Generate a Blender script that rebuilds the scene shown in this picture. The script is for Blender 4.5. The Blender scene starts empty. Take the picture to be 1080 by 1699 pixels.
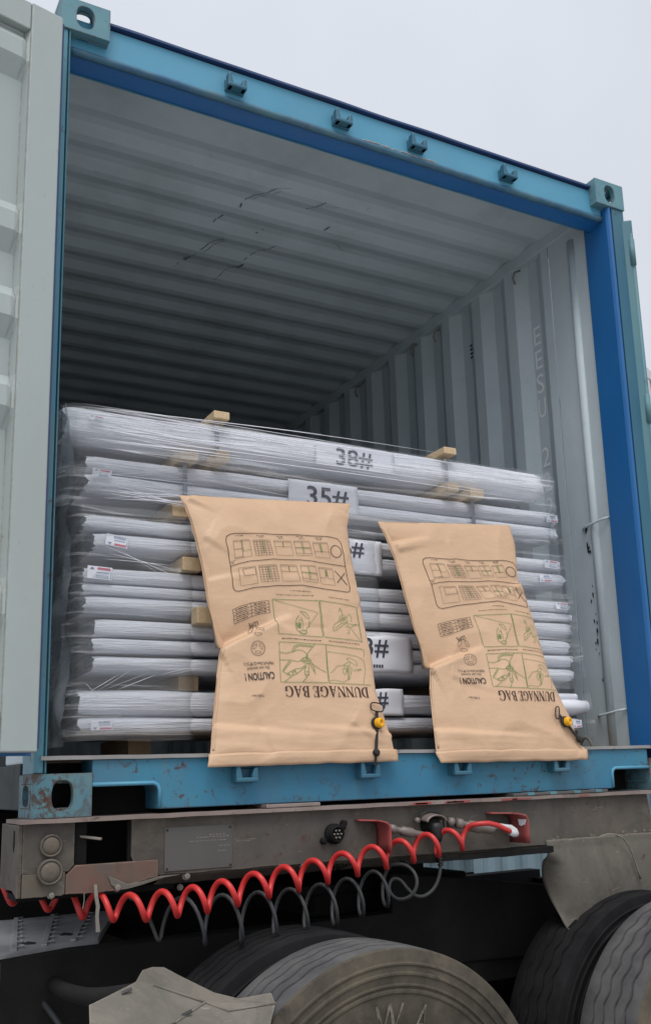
import bpy, bmesh, math, random
import numpy as np
from mathutils import Vector, Matrix, noise

# ------------------------------------------------------------------ camera
scene = bpy.context.scene
COL = scene.collection
GZ = -1.345                      # ground level; z = 0 is the underside of the container
cam_data = bpy.data.cameras.new("camera")
cam = bpy.data.objects.new("camera", cam_data)
COL.objects.link(cam)
YAW, PITCH, ROLL = 0.5150, 0.2164, -0.0330
fw = Vector((math.sin(YAW) * math.cos(PITCH), math.cos(YAW) * math.cos(PITCH), math.sin(PITCH)))
rt = Vector((math.cos(YAW), -math.sin(YAW), 0))
up = rt.cross(fw)
rt2 = rt * math.cos(ROLL) + up * math.sin(ROLL)
up2 = -rt * math.sin(ROLL) + up * math.cos(ROLL)
M3 = Matrix((rt2, up2, -fw)).transposed()
cam.matrix_world = Matrix.Translation((-0.5793, -2.8275, 0.0821)) @ M3.to_4x4()
cam_data.sensor_fit = 'VERTICAL'
cam_data.sensor_height = 36.0
cam_data.sensor_width = 36.0
cam_data.lens = 1649.7 / 1699 * 36
cam_data.shift_x = (540 - 588.44) / 1699
cam_data.shift_y = (926.9 - 849.5) / 1699
cam_data.clip_start = 0.05
cam_data.clip_end = 2000
scene.camera = cam
scene.render.resolution_x, scene.render.resolution_y = 650, 1024

# ------------------------------------------------------------------ sky and sun (overcast)
SUN_EL, SUN_AZ = math.radians(63), math.radians(205)     # azimuth clockwise from +Y
world = bpy.data.worlds.new("World")
scene.world = world
world.use_nodes = True
wn, wl = world.node_tree.nodes, world.node_tree.links
wn.clear()
w_out = wn.new("ShaderNodeOutputWorld")
w_bg = wn.new("ShaderNodeBackground")
w_sky = wn.new("ShaderNodeTexSky")
w_sky.sky_type = 'NISHITA'
w_sky.sun_disc = False
w_sky.sun_elevation = SUN_EL
w_sky.sun_rotation = SUN_AZ
w_sky.air_density = 1.0
w_sky.dust_density = 4.0
w_sky.ozone_density = 1.0
w_hsv = wn.new("ShaderNodeHueSaturation")       # cloud cover takes the blue out of the sky
w_hsv.inputs["Saturation"].default_value = 0.22
w_mix = wn.new("ShaderNodeMix")
w_mix.data_type = 'RGBA'
w_mix.inputs["Factor"].default_value = 0.72
w_mix.inputs["B"].default_value = (6.0, 6.35, 7.0, 1)
w_tc = wn.new("ShaderNodeTexCoord")
w_no = wn.new("ShaderNodeTexNoise")
w_no.inputs["Scale"].default_value = 2.2
w_no.inputs["Detail"].default_value = 4
w_rm = wn.new("ShaderNodeMapRange")
w_rm.inputs["To Min"].default_value = 0.86
w_rm.inputs["To Max"].default_value = 1.16
w_mul = wn.new("ShaderNodeVectorMath")
w_mul.operation = 'SCALE'
wl.new(w_sky.outputs[0], w_hsv.inputs["Color"])
wl.new(w_hsv.outputs[0], w_mix.inputs["A"])
wl.new(w_tc.outputs["Generated"], w_no.inputs["Vector"])
wl.new(w_no.outputs["Fac"], w_rm.inputs["Value"])
wl.new(w_mix.outputs["Result"], w_mul.inputs[0])
wl.new(w_rm.outputs[0], w_mul.inputs["Scale"])
wl.new(w_mul.outputs[0], w_bg.inputs["Color"])
w_bg.inputs["Strength"].default_value = 0.10
wl.new(w_bg.outputs[0], w_out.inputs["Surface"])

sun_data = bpy.data.lights.new("sun", 'SUN')
sun_data.energy = 1.35
sun_data.angle = math.radians(35)
sun_data.color = (1.0, 0.97, 0.93)
sun = bpy.data.objects.new("sun", sun_data)
COL.objects.link(sun)
sd = Vector((math.sin(SUN_AZ) * math.cos(SUN_EL), math.cos(SUN_AZ) * math.cos(SUN_EL), math.sin(SUN_EL)))
sun.rotation_euler = sd.to_track_quat('Z', 'Y').to_euler()
scene.view_settings.view_transform = 'Standard'
scene.view_settings.look = 'None'
scene.view_settings.gamma = 1.0
scene.view_settings.exposure = 0.5
scene.cycles.max_bounces = 10
scene.cycles.transparent_max_bounces = 24
scene.cycles.use_denoising = True
scene.cycles.caustics_reflective = False
scene.cycles.caustics_refractive = False

# ------------------------------------------------------------------ materials
class NT:
    def __init__(self, name):
        self.m = bpy.data.materials.new(name)
        self.m.use_nodes = True
        self.t = self.m.node_tree
        self.n, self.l = self.t.nodes, self.t.links
        self.b = self.n["Principled BSDF"]
        self.out = self.n["Material Output"]
        tc = self.n.new("ShaderNodeTexCoord")
        self.obj = tc.outputs["Object"]
    def node(self, kind, **kw):
        x = self.n.new("ShaderNode" + kind)
        for k, v in kw.items():
            setattr(x, k, v)
        return x
    def noise(self, scale, detail=4, rough=0.55, stretch=None, dist=0.0):
        v = self.obj
        if stretch:
            mp = self.node("Mapping")
            mp.inputs["Scale"].default_value = stretch
            self.l.new(self.obj, mp.inputs["Vector"])
            v = mp.outputs[0]
        x = self.node("TexNoise")
        x.inputs["Scale"].default_value = scale
        x.inputs["Detail"].default_value = detail
        x.inputs["Roughness"].default_value = rough
        x.inputs["Distortion"].default_value = dist
        self.l.new(v, x.inputs["Vector"])
        return x.outputs["Fac"]
    def ramp(self, fac, a, b, lo=0.0, hi=1.0):
        x = self.node("MapRange")
        x.inputs["From Min"].default_value = a
        x.inputs["From Max"].default_value = b
        x.inputs["To Min"].default_value = lo
        x.inputs["To Max"].default_value = hi
        self.l.new(fac, x.inputs["Value"])
        return x.outputs[0]
    def mix(self, fac, a, b):
        x = self.node("Mix", data_type='RGBA')
        for s, v in (("Factor", fac), ("A", a), ("B", b)):
            if isinstance(v, (tuple, float, int)):
                x.inputs[s].default_value = v if not isinstance(v, tuple) else (*v, 1)
            else:
                self.l.new(v, x.inputs[s])
        return x.outputs["Result"]
    def math(self, op, a, b):
        x = self.node("Math", operation=op)
        for i, v in enumerate((a, b)):
            if isinstance(v, (float, int)):
                x.inputs[i].default_value = v
            else:
                self.l.new(v, x.inputs[i])
        return x.outputs[0]
    def bump(self, h, strength, dist=0.01):
        x = self.node("Bump")
        x.inputs["Strength"].default_value = strength
        x.inputs["Distance"].default_value = dist
        self.l.new(h, x.inputs["Height"])
        self.l.new(x.outputs[0], self.b.inputs["Normal"])
        return x
    def col(self, c):
        self.l.new(c, self.b.inputs["Base Color"])
    def rough(self, r):
        if isinstance(r, float):
            self.b.inputs["Roughness"].default_value = r
        else:
            self.l.new(r, self.b.inputs["Roughness"])

MAT = {}
def paint(name, c1, c2, rough=0.5, rust=0.0, dirt=0.35, dirtc=(.12, .11, .095), scale=3.0, spec=0.4, rustc=(.085, .040, .026), grime_v=True, edge=0.0, edgec=(.16, .085, .05), dust=None):
    t = NT(name)
    c = t.mix(t.ramp(t.noise(scale, 5), .35, .65), c1, c2)
    if dirt:
        d = t.ramp(t.noise(2.3, 7, .65, (1, 1, .35) if grime_v else None), .48, .78, 0, dirt)
        c = t.mix(d, c, dirtc)
        d2 = t.ramp(t.noise(38, 4, .7), .6, .8, 0, dirt * .8)
        c = t.mix(d2, c, dirtc)
    if dust:      # dried road dust in patches and fine scratches
        c = t.mix(t.ramp(t.noise(4.2, 8, .72, None, .8), .46, .66, 0, .75), c, dust)
        c = t.mix(t.ramp(t.noise(11, 9, .8, (1, 1, .3)), .56, .72, 0, .7), c, tuple(.35*q for q in dust))
        c = t.mix(t.ramp(t.noise(70, 3, .6, (.25, 1, 1.4), 1.2), .66, .72, 0, .5), c, tuple(1.6*q for q in dust))
    if edge:      # paint worn off along the edges
        bv = t.node("Bevel", samples=4); bv.inputs["Radius"].default_value = edge
        ge = t.node("NewGeometry")
        dp = t.node("VectorMath", operation='DOT_PRODUCT')
        t.l.new(bv.outputs[0], dp.inputs[0]); t.l.new(ge.outputs["Normal"], dp.inputs[1])
        em = t.ramp(dp.outputs["Value"], .985, .90)
        em = t.math('MULTIPLY', em, t.ramp(t.noise(34, 7, .75), .40, .58))
        c = t.mix(t.math('MULTIPLY', em, .85), c, edgec)
    if rust:
        r = t.math('MULTIPLY', t.ramp(t.noise(26, 9, .75, None, .6), .66 - rust * .22, .72 - rust * .22), t.ramp(t.noise(3.1, 4), .40, .62))
        c = t.mix(t.ramp(t.noise(1.6, 6, .7, (7, 7, .5)), .60, .80, 0, rust * .9), c, (.20, .13, .085))
        c = t.mix(r, c, rustc)
        rr = t.ramp(r, 0, 1, rough, .9)
        t.rough(rr)
    else:
        t.rough(t.ramp(t.noise(7, 5), .3, .7, rough - .1, rough + .12))
    t.col(c)
    t.b.inputs["Specular IOR Level"].default_value = spec
    t.bump(t.noise(22, 6, .6), .12, .004)
    MAT[name] = t.m
    return t.m

paint("blue_faded", (.095, .31, .45), (.075, .28, .42), .5, rust=.10, dirt=.16, dirtc=(.2, .24, .25), edge=.006, edgec=(.20, .17, .15))
paint("blue_sill", (.028, .165, .29), (.045, .20, .30), .5, rust=.50, dirt=.45, edge=.008)
paint("blue_deep", (.012, .115, .33), (.016, .13, .36), .42, rust=.06, dirt=.2, edge=.004, edgec=(.10, .16, .28))
paint("blue_navy", (.02, .05, .14), (.03, .06, .17), .5, dirt=.25)
paint("teal_post", (.05, .20, .29), (.08, .22, .27), .5, rust=.35, dirt=.35)
paint("teal_dark", (.03, .12, .19), (.04, .14, .20), .5, rust=.1, dirt=.3)
paint("ceiling_scuff", (.12, .12, .13), (.17, .17, .18), .6, dirt=.0)
paint("roll_worn", (.03, .11, .21), (.07, .17, .22), .45, rust=.35, dirt=.4, scale=11)
paint("teal_worn", (.10, .22, .25), (.07, .19, .25), .55, rust=.3, dirt=.4)
paint("casting_teal", (.11, .24, .27), (.07, .20, .26), .6, rust=.85, dirt=.4, scale=9, edge=.012)
paint("casting_top", (.12, .26, .30), (.09, .22, .28), .6, rust=.35, dirt=.4, scale=9, edge=.010)
paint("interior_grey", (.55, .625, .66), (.50, .575, .605), .55, rust=.06, dirt=.38, dirtc=(.22, .235, .24))
paint("door_white", (.345, .395, .385), (.365, .415, .405), .5, rust=.10, dirt=.30, dirtc=(.26, .25, .21), scale=1.6, edge=.005, edgec=(.22, .17, .12))
paint("galv", (.34, .33, .32), (.26, .25, .24), .5, rust=.35, dirt=.5, spec=.5)
paint("exterior_shaded", (.03, .04, .04), (.022, .03, .032), .7, dirt=.5)  # shade under the open door put into the colour of the outer steel
paint("trailer_grey", (.100, .090, .078), (.058, .052, .045), .7, rust=.45, dirt=.8, dirtc=(.07, .052, .038), scale=5, edge=.008, edgec=(.20, .16, .12), dust=(.135, .113, .088))
paint("trailer_flange", (.26, .21, .19), (.20, .15, .135), .7, rust=.45, dirt=.7, dirtc=(.09, .065, .05), scale=8)
paint("trailer_red", (.17, .070, .052), (.10, .082, .068), .75, rust=.5, dirt=.85, dirtc=(.10, .08, .06), scale=6, edge=.007, edgec=(.25, .20, .15), dust=(.135, .10, .078))
paint("guard_red", (.34, .05, .048), (.24, .065, .06), .6, dirt=.7, dirtc=(.14, .10, .09), scale=12)
paint("lamp_dust", (.125, .105, .083), (.085, .07, .055), .75, dirt=.5, dust=(.16, .135, .105))
paint("plate_grey", (.095, .092, .087), (.075, .072, .068), .55, rust=.0, dirt=.4)
paint("chassis_black", (.008, .008, .009), (.014, .0135, .013), .8, dirt=.35, dirtc=(.026, .023, .02), spec=.15)
paint("frame_side", (.105, .10, .098), (.075, .072, .07), .8, dirt=.6, dirtc=(.075, .066, .056), spec=.2)
paint("frame_dust", (.018, .0175, .0175), (.012, .012, .012), .85, spec=.15, dirt=.5, dirtc=(.05, .045, .04))
paint("deck_metal", (.46, .46, .46), (.34, .34, .345), .45, dirt=.6, dirtc=(.03, .03, .03), spec=.6)
paint("guard_plastic", (.150, .136, .115), (.095, .088, .075), .8, dirt=.7, dirtc=(.08, .07, .058), edge=.006, edgec=(.30, .27, .23), dust=(.20, .178, .145))
paint("apron", (.145, .135, .115), (.105, .098, .083), .8, rust=.35, dirt=.8, dirtc=(.07, .06, .046), scale=5, edge=.006, edgec=(.24, .21, .17), dust=(.165, .148, .12))
paint("steel_worn", (.25, .23, .20), (.17, .15, .13), .55, rust=.2, dirt=.4)
paint("far_white", (.55, .57, .58), (.5, .52, .53), .6, dirt=.2)
paint("far_blue", (.20, .27, .31), (.17, .24, .28), .6, dirt=.25)
paint("hose_red", (.57, .032, .032), (.50, .036, .034), .38, dirt=.12, dirtc=(.25, .05, .04))
paint("hose_grey", (.045, .047, .05), (.03, .032, .034), .5, dirt=.3)
paint("rubber_black", (.012, .011, .012), (.016, .015, .015), .5, dirt=.0)
paint("knob_steel", (.20, .17, .15), (.13, .10, .09), .45, dirt=.4, spec=.6)
paint("valve_yellow", (.83, .42, .012), (.78, .37, .01), .35, dirt=.0)
paint("strap_grey", (.20, .23, .27), (.17, .19, .23), .3, dirt=.0, spec=.6)
paint("sheet_white", (.76, .77, .82), (.72, .73, .79), .6, dirt=.0)
paint("ink_black", (.035, .028, .03), (.05, .04, .04), .7, dirt=.0)
paint("ink_green", (.06, .20, .045), (.08, .23, .06), .7, dirt=.0)
paint("ink_brown", (.045, .022, .02), (.06, .03, .026), .7, dirt=.0)
paint("ink_num", (.05, .055, .08), (.07, .075, .10), .5, dirt=.0)
paint("ink_red", (.55, .16, .22), (.50, .18, .24), .5, dirt=.0)
paint("ink_blue", (.16, .22, .34), (.16, .24, .36), .5, dirt=.0)
paint("mark_white", (.88, .90, .90), (.80, .83, .83), .6, dirt=.3)
paint("scuff_black", (.02, .02, .022), (.03, .03, .03), .6, dirt=.0)

def wood(name, c1, c2):
    t = NT(name)
    g = t.noise(14, 5, .6, (6, .6, 6), .6)
    c = t.mix(t.ramp(g, .35, .68), c1, c2)
    c = t.mix(t.ramp(t.noise(4, 4), .55, .75, 0, .4), c, (.30, .20, .12))
    t.col(c); t.rough(.7); t.bump(g, .3, .004)
    MAT[name] = t.m
wood("pine", (.62, .47, .30), (.52, .37, .21))
wood("floor_wood", (.20, .13, .08), (.15, .10, .06))

def kraft():
    t = NT("kraft_paper")
    f = t.noise(160, 3, .6, (.25, 1, 1))
    c = t.mix(t.ramp(t.noise(5, 5), .35, .7), (.585, .388, .246), (.535, .35, .218))
    c = t.mix(t.ramp(f, .3, .7, 0, .22), c, (.66, .46, .32))
    c = t.mix(t.ramp(t.noise(2.2, 6, .7), .58, .8, 0, .3), c, (.50, .33, .21))
    t.col(c); t.rough(.48)
    t.b.inputs["Specular IOR Level"].default_value = .4
    h = t.math('ADD', t.noise(9, 6, .6, (1, 1, 1.8), .8), t.math('MULTIPLY', f, .06))
    vo = t.node("TexVoronoi", feature='DISTANCE_TO_EDGE'); vo.inputs["Scale"].default_value = 5.5
    nw = t.node("TexNoise"); nw.inputs["Scale"].default_value = 4.0; nw.inputs["Detail"].default_value = 3
    t.l.new(t.obj, nw.inputs["Vector"])
    vm = t.node("VectorMath", operation='ADD'); t.l.new(t.obj, vm.inputs[0])
    vs_ = t.node("VectorMath", operation='SCALE'); vs_.inputs["Scale"].default_value = .35; t.l.new(nw.outputs["Color"], vs_.inputs[0]); t.l.new(vs_.outputs[0], vm.inputs[1])
    t.l.new(vm.outputs[0], vo.inputs["Vector"])
    h = t.math('ADD', h, t.math('MULTIPLY', t.ramp(vo.outputs["Distance"], 0, .04), .09))
    h = t.math('ADD', h, t.math('MULTIPLY', t.noise(5, 5, .6, (.5, 3, 9), .4), .35))
    t.bump(h, .26, .010)
    MAT["kraft_paper"] = t.m
kraft()

def pack_film():
    t = NT("white_film")
    s1 = t.noise(3.2, 7, .62, (.9, 9, 11), .5)
    s2 = t.noise(9, 6, .65, (.35, 8, 12), .3)
    c = t.mix(t.ramp(s1, .3, .72), (.74, .76, .83), (.86, .87, .91))
    c = t.mix(t.ramp(s2, .56, .8, 0, .5), c, (.50, .53, .62))
    t.col(c)
    t.rough(t.ramp(s2, .3, .7, .22, .5))
    t.b.inputs["Specular IOR Level"].default_value = .55
    t.b.inputs["Coat Weight"].default_value = .25
    t.b.inputs["Coat Roughness"].default_value = .15
    h = t.math('ADD', s1, t.math('MULTIPLY', s2, .6))
    t.bump(h, .8, .018)
    MAT["white_film"] = t.m
    t = NT("shaded_wrap")  # white film at the left pack ends, its shade put into a grey base
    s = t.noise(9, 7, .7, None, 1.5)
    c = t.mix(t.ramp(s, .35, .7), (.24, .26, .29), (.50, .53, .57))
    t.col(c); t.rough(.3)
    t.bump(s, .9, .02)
    MAT["shaded_wrap"] = t.m
pack_film()

def stretch(name, stre, lo, hi, base, opac0, opac1, bumpd=.01, dist_=.35):
    """clear stretch film: mostly see-through, white where it is gathered into strands"""
    t = NT(name)
    s = t.noise(3.0, 8, .68, stre, dist_)
    s2 = t.noise(1.3, 4, .6)
    f = t.ramp(s, lo, hi, opac0, opac1)
    f = t.math('MULTIPLY', f, t.ramp(s2, .3, .65, .35, 1.15))
    t.b.inputs["Base Color"].default_value = (*base, 1)
    t.rough(.16)
    t.b.inputs["Specular IOR Level"].default_value = .6
    bp = t.bump(s, .7, bumpd)
    tr = t.node("BsdfTransparent")
    tr.inputs[0].default_value = (.95, .96, .97, 1)
    mx = t.node("MixShader")
    t.l.new(f, mx.inputs[0]); t.l.new(tr.outputs[0], mx.inputs[1]); t.l.new(t.b.outputs[0], mx.inputs[2])
    gl = t.node("BsdfGlossy"); gl.inputs["Roughness"].default_value = .12
    t.l.new(bp.outputs[0], gl.inputs["Normal"])
    lw = t.node("LayerWeight"); lw.inputs[0].default_value = .12
    fr = t.math('MINIMUM', t.math('ADD', lw.outputs["Fresnel"], .03), .35)
    mx2 = t.node("MixShader")
    t.l.new(fr, mx2.inputs[0]); t.l.new(mx.outputs[0], mx2.inputs[1]); t.l.new(gl.outputs[0], mx2.inputs[2])
    t.l.new(mx2.outputs[0], t.out.inputs["Surface"])
    MAT[name] = t.m
stretch("clear_film", (.40, 1, 13), .53, .72, (.95, .96, .98), .09, .88, .004, .9)
stretch("end_film", (2, 1.5, 1.2), .38, .75, (.55, .58, .62), .45, .95, .014)

def tyre_mat():
    t = NT("tyre_rubber")
    s = t.noise(7, 6, .65)
    c = t.mix(t.ramp(s, .35, .7), (.06, .06, .064), (.125, .123, .122))
    t.col(c); t.rough(.85); t.b.inputs["Specular IOR Level"].default_value = .25
    t.bump(t.noise(90, 3), .15, .003)
    MAT["tyre_rubber"] = t.m
    t = NT("tyre_wall_dust")
    c = t.mix(t.ramp(t.noise(5, 7, .68), .36, .68), (.045, .040, .033), (.125, .106, .078))
    c = t.mix(t.ramp(t.noise(13, 7, .75), .54, .70, 0, .85), c, (.032, .030, .027))
    t.col(c); t.rough(.9); t.b.inputs["Specular IOR Level"].default_value = .2
    t.bump(t.noise(60, 4), .2, .003)
    MAT["tyre_wall_dust"] = t.m
    t = NT("tyre_shaded")  # rubber with shade put into its colour, for inner and far tyres
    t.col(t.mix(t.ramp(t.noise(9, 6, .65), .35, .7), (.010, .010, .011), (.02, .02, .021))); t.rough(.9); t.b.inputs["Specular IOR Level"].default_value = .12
    MAT["tyre_shaded"] = t.m
    t = NT("tyre_letter")
    t.col(t.mix(t.ramp(t.noise(30, 6, .7), .38, .6), (.075, .066, .052), (.19, .168, .13))); t.rough(.85)
    MAT["tyre_letter"] = t.m
    t = NT("concrete_yard")
    s = t.noise(60, 5, .7)
    c = t.mix(t.ramp(s, .35, .7), (.33, .325, .315), (.40, .39, .38))
    c = t.mix(t.ramp(t.noise(.5, 6, .6), .4, .7, 0, .5), c, (.30, .29, .27))
    t.col(c); t.rough(.9); t.bump(s, .4, .01)
    MAT["concrete_yard"] = t.m
tyre_mat()

# ------------------------------------------------------------------ mesh helpers
ROOTS = {}
def empty(name, loc, label, cat, group=None):
    o = bpy.data.objects.new(name, None)
    o.empty_display_size = .1
    o.location = loc
    COL.objects.link(o)
    o["label"] = label; o["category"] = cat
    if group: o["group"] = group

    return o

def origin(o):
    v = Vector((0, 0, 0))
    while o is not None:
        v += o.location
        o = o.parent
    return v

class MB:
    def __init__(self):
        self.v, self.f, self.mi = [], [], []
        self.mats = []
        self.cur = 0
    def mat(self, m):
        if m not in self.mats: self.mats.append(m)
        self.cur = self.mats.index(m)
        return self
    def add(self, vs, fs):
        b = len(self.v)
        self.v += [tuple(p) for p in vs]
        self.f += [tuple(b + i for i in f) for f in fs]
        self.mi += [self.cur] * len(fs)
        return self
    def box(self, x0, x1, y0, y1, z0, z1):
        vs = [(x0,y0,z0),(x1,y0,z0),(x1,y1,z0),(x0,y1,z0),(x0,y0,z1),(x1,y0,z1),(x1,y1,z1),(x0,y1,z1)]
        return self.add(vs, [(3,2,1,0),(4,5,6,7),(0,1,5,4),(1,2,6,5),(2,3,7,6),(3,0,4,7)])
    def bar(self, a, b, w, h, upv=(0,0,1)):
        """rectangular bar from a to b; w across, h along upv"""
        a, b = Vector(a), Vector(b)
        d = (b - a).normalized(); u = Vector(upv); s = d.cross(u).normalized(); u = s.cross(d)
        vs = []
        for p in (a, b):
            for i, j in ((-1,-1),(1,-1),(1,1),(-1,1)):
                vs.append(p + s * (i * w / 2) + u * (j * h / 2))
        return self.add(vs, [(0,1,2,3),(7,6,5,4),(0,4,5,1),(1,5,6,2),(2,6,7,3),(3,7,4,0)])
    def tube(self, path, r, n=10, cap=True):
        P = [Vector(p) for p in path]
        rr = r if hasattr(r, '__len__') else [r] * len(P)
        t0 = (P[1] - P[0]).normalized()
        u = t0.orthogonal().normalized()
        vs, fs = [], []
        pt = t0
        for i, p in enumerate(P):
            t = (P[min(i+1, len(P)-1)] - P[max(i-1, 0)]).normalized()
            q = pt.rotation_difference(t)
            u = q @ u; u = (u - t * u.dot(t)).normalized(); w = t.cross(u); pt = t
            for k in range(n):
                a = 2 * math.pi * k / n
                vs.append(p + (u * math.cos(a) + w * math.sin(a)) * rr[i])
        for i in range(len(P) - 1):
            for k in range(n):
                k2 = (k + 1) % n
                fs.append((i*n+k, i*n+k2, (i+1)*n+k2, (i+1)*n+k))
        if cap:
            fs.append(tuple(range(n-1, -1, -1))); fs.append(tuple((len(P)-1)*n + k for k in range(n)))
        return self.add(vs, fs)
    def prism(self, poly, to3, depth_a, depth_b):
        """extrude 2-D polygon; to3(u, v, d) gives a point"""
        n = len(poly)
        vs = [to3(u, v, depth_a) for u, v in poly] + [to3(u, v, depth_b) for u, v in poly]
        fs = [tuple(range(n)), tuple(range(2*n-1, n-1, -1))]
        fs += [(i, n+i, n+(i+1) % n, (i+1) % n) for i in range(n)]
        return self.add(vs, fs)
    def plate_hole(self, outer, hole, to3, da, db):
        """ring plate: outer and hole loops with equal point counts"""
        n = len(outer)
        vs = []
        for d in (da, db):
            vs += [to3(u, v, d) for u, v in outer] + [to3(u, v, d) for u, v in hole]
        fs = []
        for i in range(n):
            j = (i + 1) % n
            fs.append((i, j, n+j, n+i))
            fs.append((2*n+j, 2*n+i, 3*n+i, 3*n+j))
            fs.append((i, 2*n+i, 2*n+j, j))
            fs.append((n+j, 3*n+j, 3*n+i, n+i))
        return self.add(vs, fs)
    def grid(self, fn, nu, nv, closeu=False):
        vs = [fn(i / nu, j / nv) for j in range(nv + 1) for i in range(nu + (0 if closeu else 1))]
        w = nu if closeu else nu + 1
        fs = []
        for j in range(nv):
            for i in range(nu):
                i2 = (i + 1) % w if closeu else i + 1
                fs.append((j*w+i, j*w+i2, (j+1)*w+i2, (j+1)*w+i))
        return self.add(vs, fs)
    def lathe(self, prof, center, axis, n=32, cap=False):
        """prof: list of (radius, along-axis)"""
        ax = Vector(axis).normalized(); u = ax.orthogonal().normalized(); w = ax.cross(u); c = Vector(center)
        vs = []
        for r, a in prof:
            for k in range(n):
                t = 2 * math.pi * k / n
                vs.append(c + ax * a + (u * math.cos(t) + w * math.sin(t)) * r)
        fs = []
        for i in range(len(prof) - 1):
            for k in range(n):
                k2 = (k + 1) % n
                fs.append((i*n+k, i*n+k2, (i+1)*n+k2, (i+1)*n+k))
        if cap:
            fs.append(tuple(range(n-1, -1, -1))); fs.append(tuple((len(prof)-1)*n + k for k in range(n)))
        return self.add(vs, fs)
    def build(self, name, mat, parent=None, smooth=False, bevel=0.0, label=None, solid=0.0, fixn=True, seg=2):
        me = bpy.data.meshes.new(name)
        o0 = origin(parent) if parent else Vector((0, 0, 0))
        me.from_pydata([(p[0]-o0.x, p[1]-o0.y, p[2]-o0.z) for p in self.v], [], self.f)
        names = self.mats or [mat]
        for m in names: me.materials.append(MAT[m])
        if self.mats:
            me.polygons.foreach_set("material_index", self.mi)
        if fixn:
            bm = bmesh.new(); bm.from_mesh(me)
            bmesh.ops.recalc_face_normals(bm, faces=bm.faces)
            bm.to_mesh(me); bm.free()
        if smooth:
            me.polygons.foreach_set("use_smooth", [True] * len(me.polygons))
        me.update()
        o = bpy.data.objects.new(name, me)
        COL.objects.link(o)
        if parent: o.parent = parent
        if label: o["label"] = label
        if solid:
            md = o.modifiers.new("thickness", 'SOLIDIFY'); md.thickness = solid; md.offset = 0
        if bevel:
            md = o.modifiers.new("edges", 'BEVEL'); md.width = bevel; md.segments = seg; md.limit_method = 'ANGLE'
            md.angle_limit = math.radians(40)
        if smooth and bevel == 0:
            try: me.shade_smooth_by_angle(math.radians(50)) if False else None
            except Exception: pass
        return o

def rounded_rect(w, h, r, n=6):
    pts = []
    for cx, cy, a0 in ((w/2-r, h/2-r, 0), (-w/2+r, h/2-r, 90), (-w/2+r, -h/2+r, 180), (w/2-r, -h/2+r, 270)):
        for k in range(n + 1):
            a = math.radians(a0 + 90 * k / n)
            pts.append((cx + r * math.cos(a), cy + r * math.sin(a)))
    return pts

def text_mesh(body, bold=0.0, spacing=1.0):
    """flat text as (verts2d, tris); width and height in font units"""
    cu = bpy.data.curves.new("t", 'FONT')
    cu.body = body; cu.size = 1.0; cu.offset = bold; cu.space_character = spacing; cu.resolution_u = 3
    ob = bpy.data.objects.new("t", cu)
    me = bpy.data.meshes.new_from_object(ob)
    vs = [(v.co.x, v.co.y) for v in me.vertices]
    fs = [tuple(p.vertices) for p in me.polygons]
    bpy.data.objects.remove(ob); bpy.data.meshes.remove(me); bpy.data.curves.remove(cu)
    return vs, fs

def nz(x, y, z=0.0): return noise.noise(Vector((x, y, z)))
def fbm(x, y, z=0.0, o=4): return noise.fractal(Vector((x, y, z)), .9, 2.1, o)

# ------------------------------------------------------------------ ground
g = MB(); g.grid(lambda u, v: ((u-.5)*600, (v-.5)*600, GZ), 30, 30)
go = g.build("ground", "concrete_yard"); go["kind"] = "structure"
# ------------------------------------------------------------------ the container
H = 2.591
W = 2.438
CONT = empty("shipping_container", (W/2, 0, 0), "large open blue shipping container with faded paint and cargo inside", "container")

def stadium(w, h, n):
    """closed loop of n points: upright slot w wide, h tall, starting at angle 0"""
    pts = []
    for k in range(n):
        a = 2 * math.pi * k / n
        c, s = math.cos(a), math.sin(a)
        e = 2.6
        pts.append((w/2 * math.copysign(abs(c) ** (2/e), c), h/2 * math.copysign(abs(s) ** (2/e), s)))
    return pts
def rect_loop(w, h, n):
    pts = []
    for k in range(n):
        a = 2 * math.pi * k / n
        c, s = math.cos(a), math.sin(a)
        m = max(abs(c) / (w/2), abs(s) / (h/2))
        pts.append((c / m, s / m))
    # snap the four nearest points to the corners
    for cx, cy in ((w/2, h/2), (-w/2, h/2), (-w/2, -h/2), (w/2, -h/2)):
        i = min(range(n), key=lambda q: (pts[q][0]-cx)**2 + (pts[q][1]-cy)**2)
        pts[i] = (cx, cy)
    return pts

def casting(x0, z0, y0, side, m):
    """hollow ISO corner fitting 162 x 178 x 118 with slots in end, side, top and bottom; side = -1 left, 1 right"""
    b = MB(); n = 32; T = .026
    cx, cz, cy = x0 + .081, z0 + .059, y0 + .089
    b.plate_hole(rect_loop(.162, .118, n), [(u, v) for u, v in stadium(.058, .082, n)], lambda u, v, d: (cx+u, y0+d, cz+v), 0, T)
    xs = x0 if side < 0 else x0 + .162
    sgn = 1 if side < 0 else -1
    b.plate_hole(rect_loop(.178-2*T-.001, .118-2*T-.001, n), stadium(.085, .058, n), lambda u, v, d: (xs+sgn*d, cy+u, cz+v), 0, T)
    xi = x0 + .162 if side < 0 else x0
    b.box(min(xi, xi-sgn*T), max(xi, xi-sgn*T), y0+T+.0005, y0+.178-T-.0005, z0+T+.0005, z0+.118-T-.0005)
    b.box(x0, x0+.162, y0+.178-T, y0+.178, z0, z0+.118)
    for zz, d0, d1 in ((z0, 0, T), (z0+.118, -T, 0)):
        b.plate_hole(rect_loop(.162, .178-2*T-.001, n), stadium(.064, .112, n), lambda u, v, d, zz=zz: (cx+u, cy+v, zz+d), d0, d1)
    return b.build("corner_casting", m, CONT, bevel=.006, seg=3)
casting(0, 0, 0, -1, "casting_teal")
casting(W-.162, 0, 0, 1, "casting_teal")
casting(0, H-.118, 0, -1, "casting_top")
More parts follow.
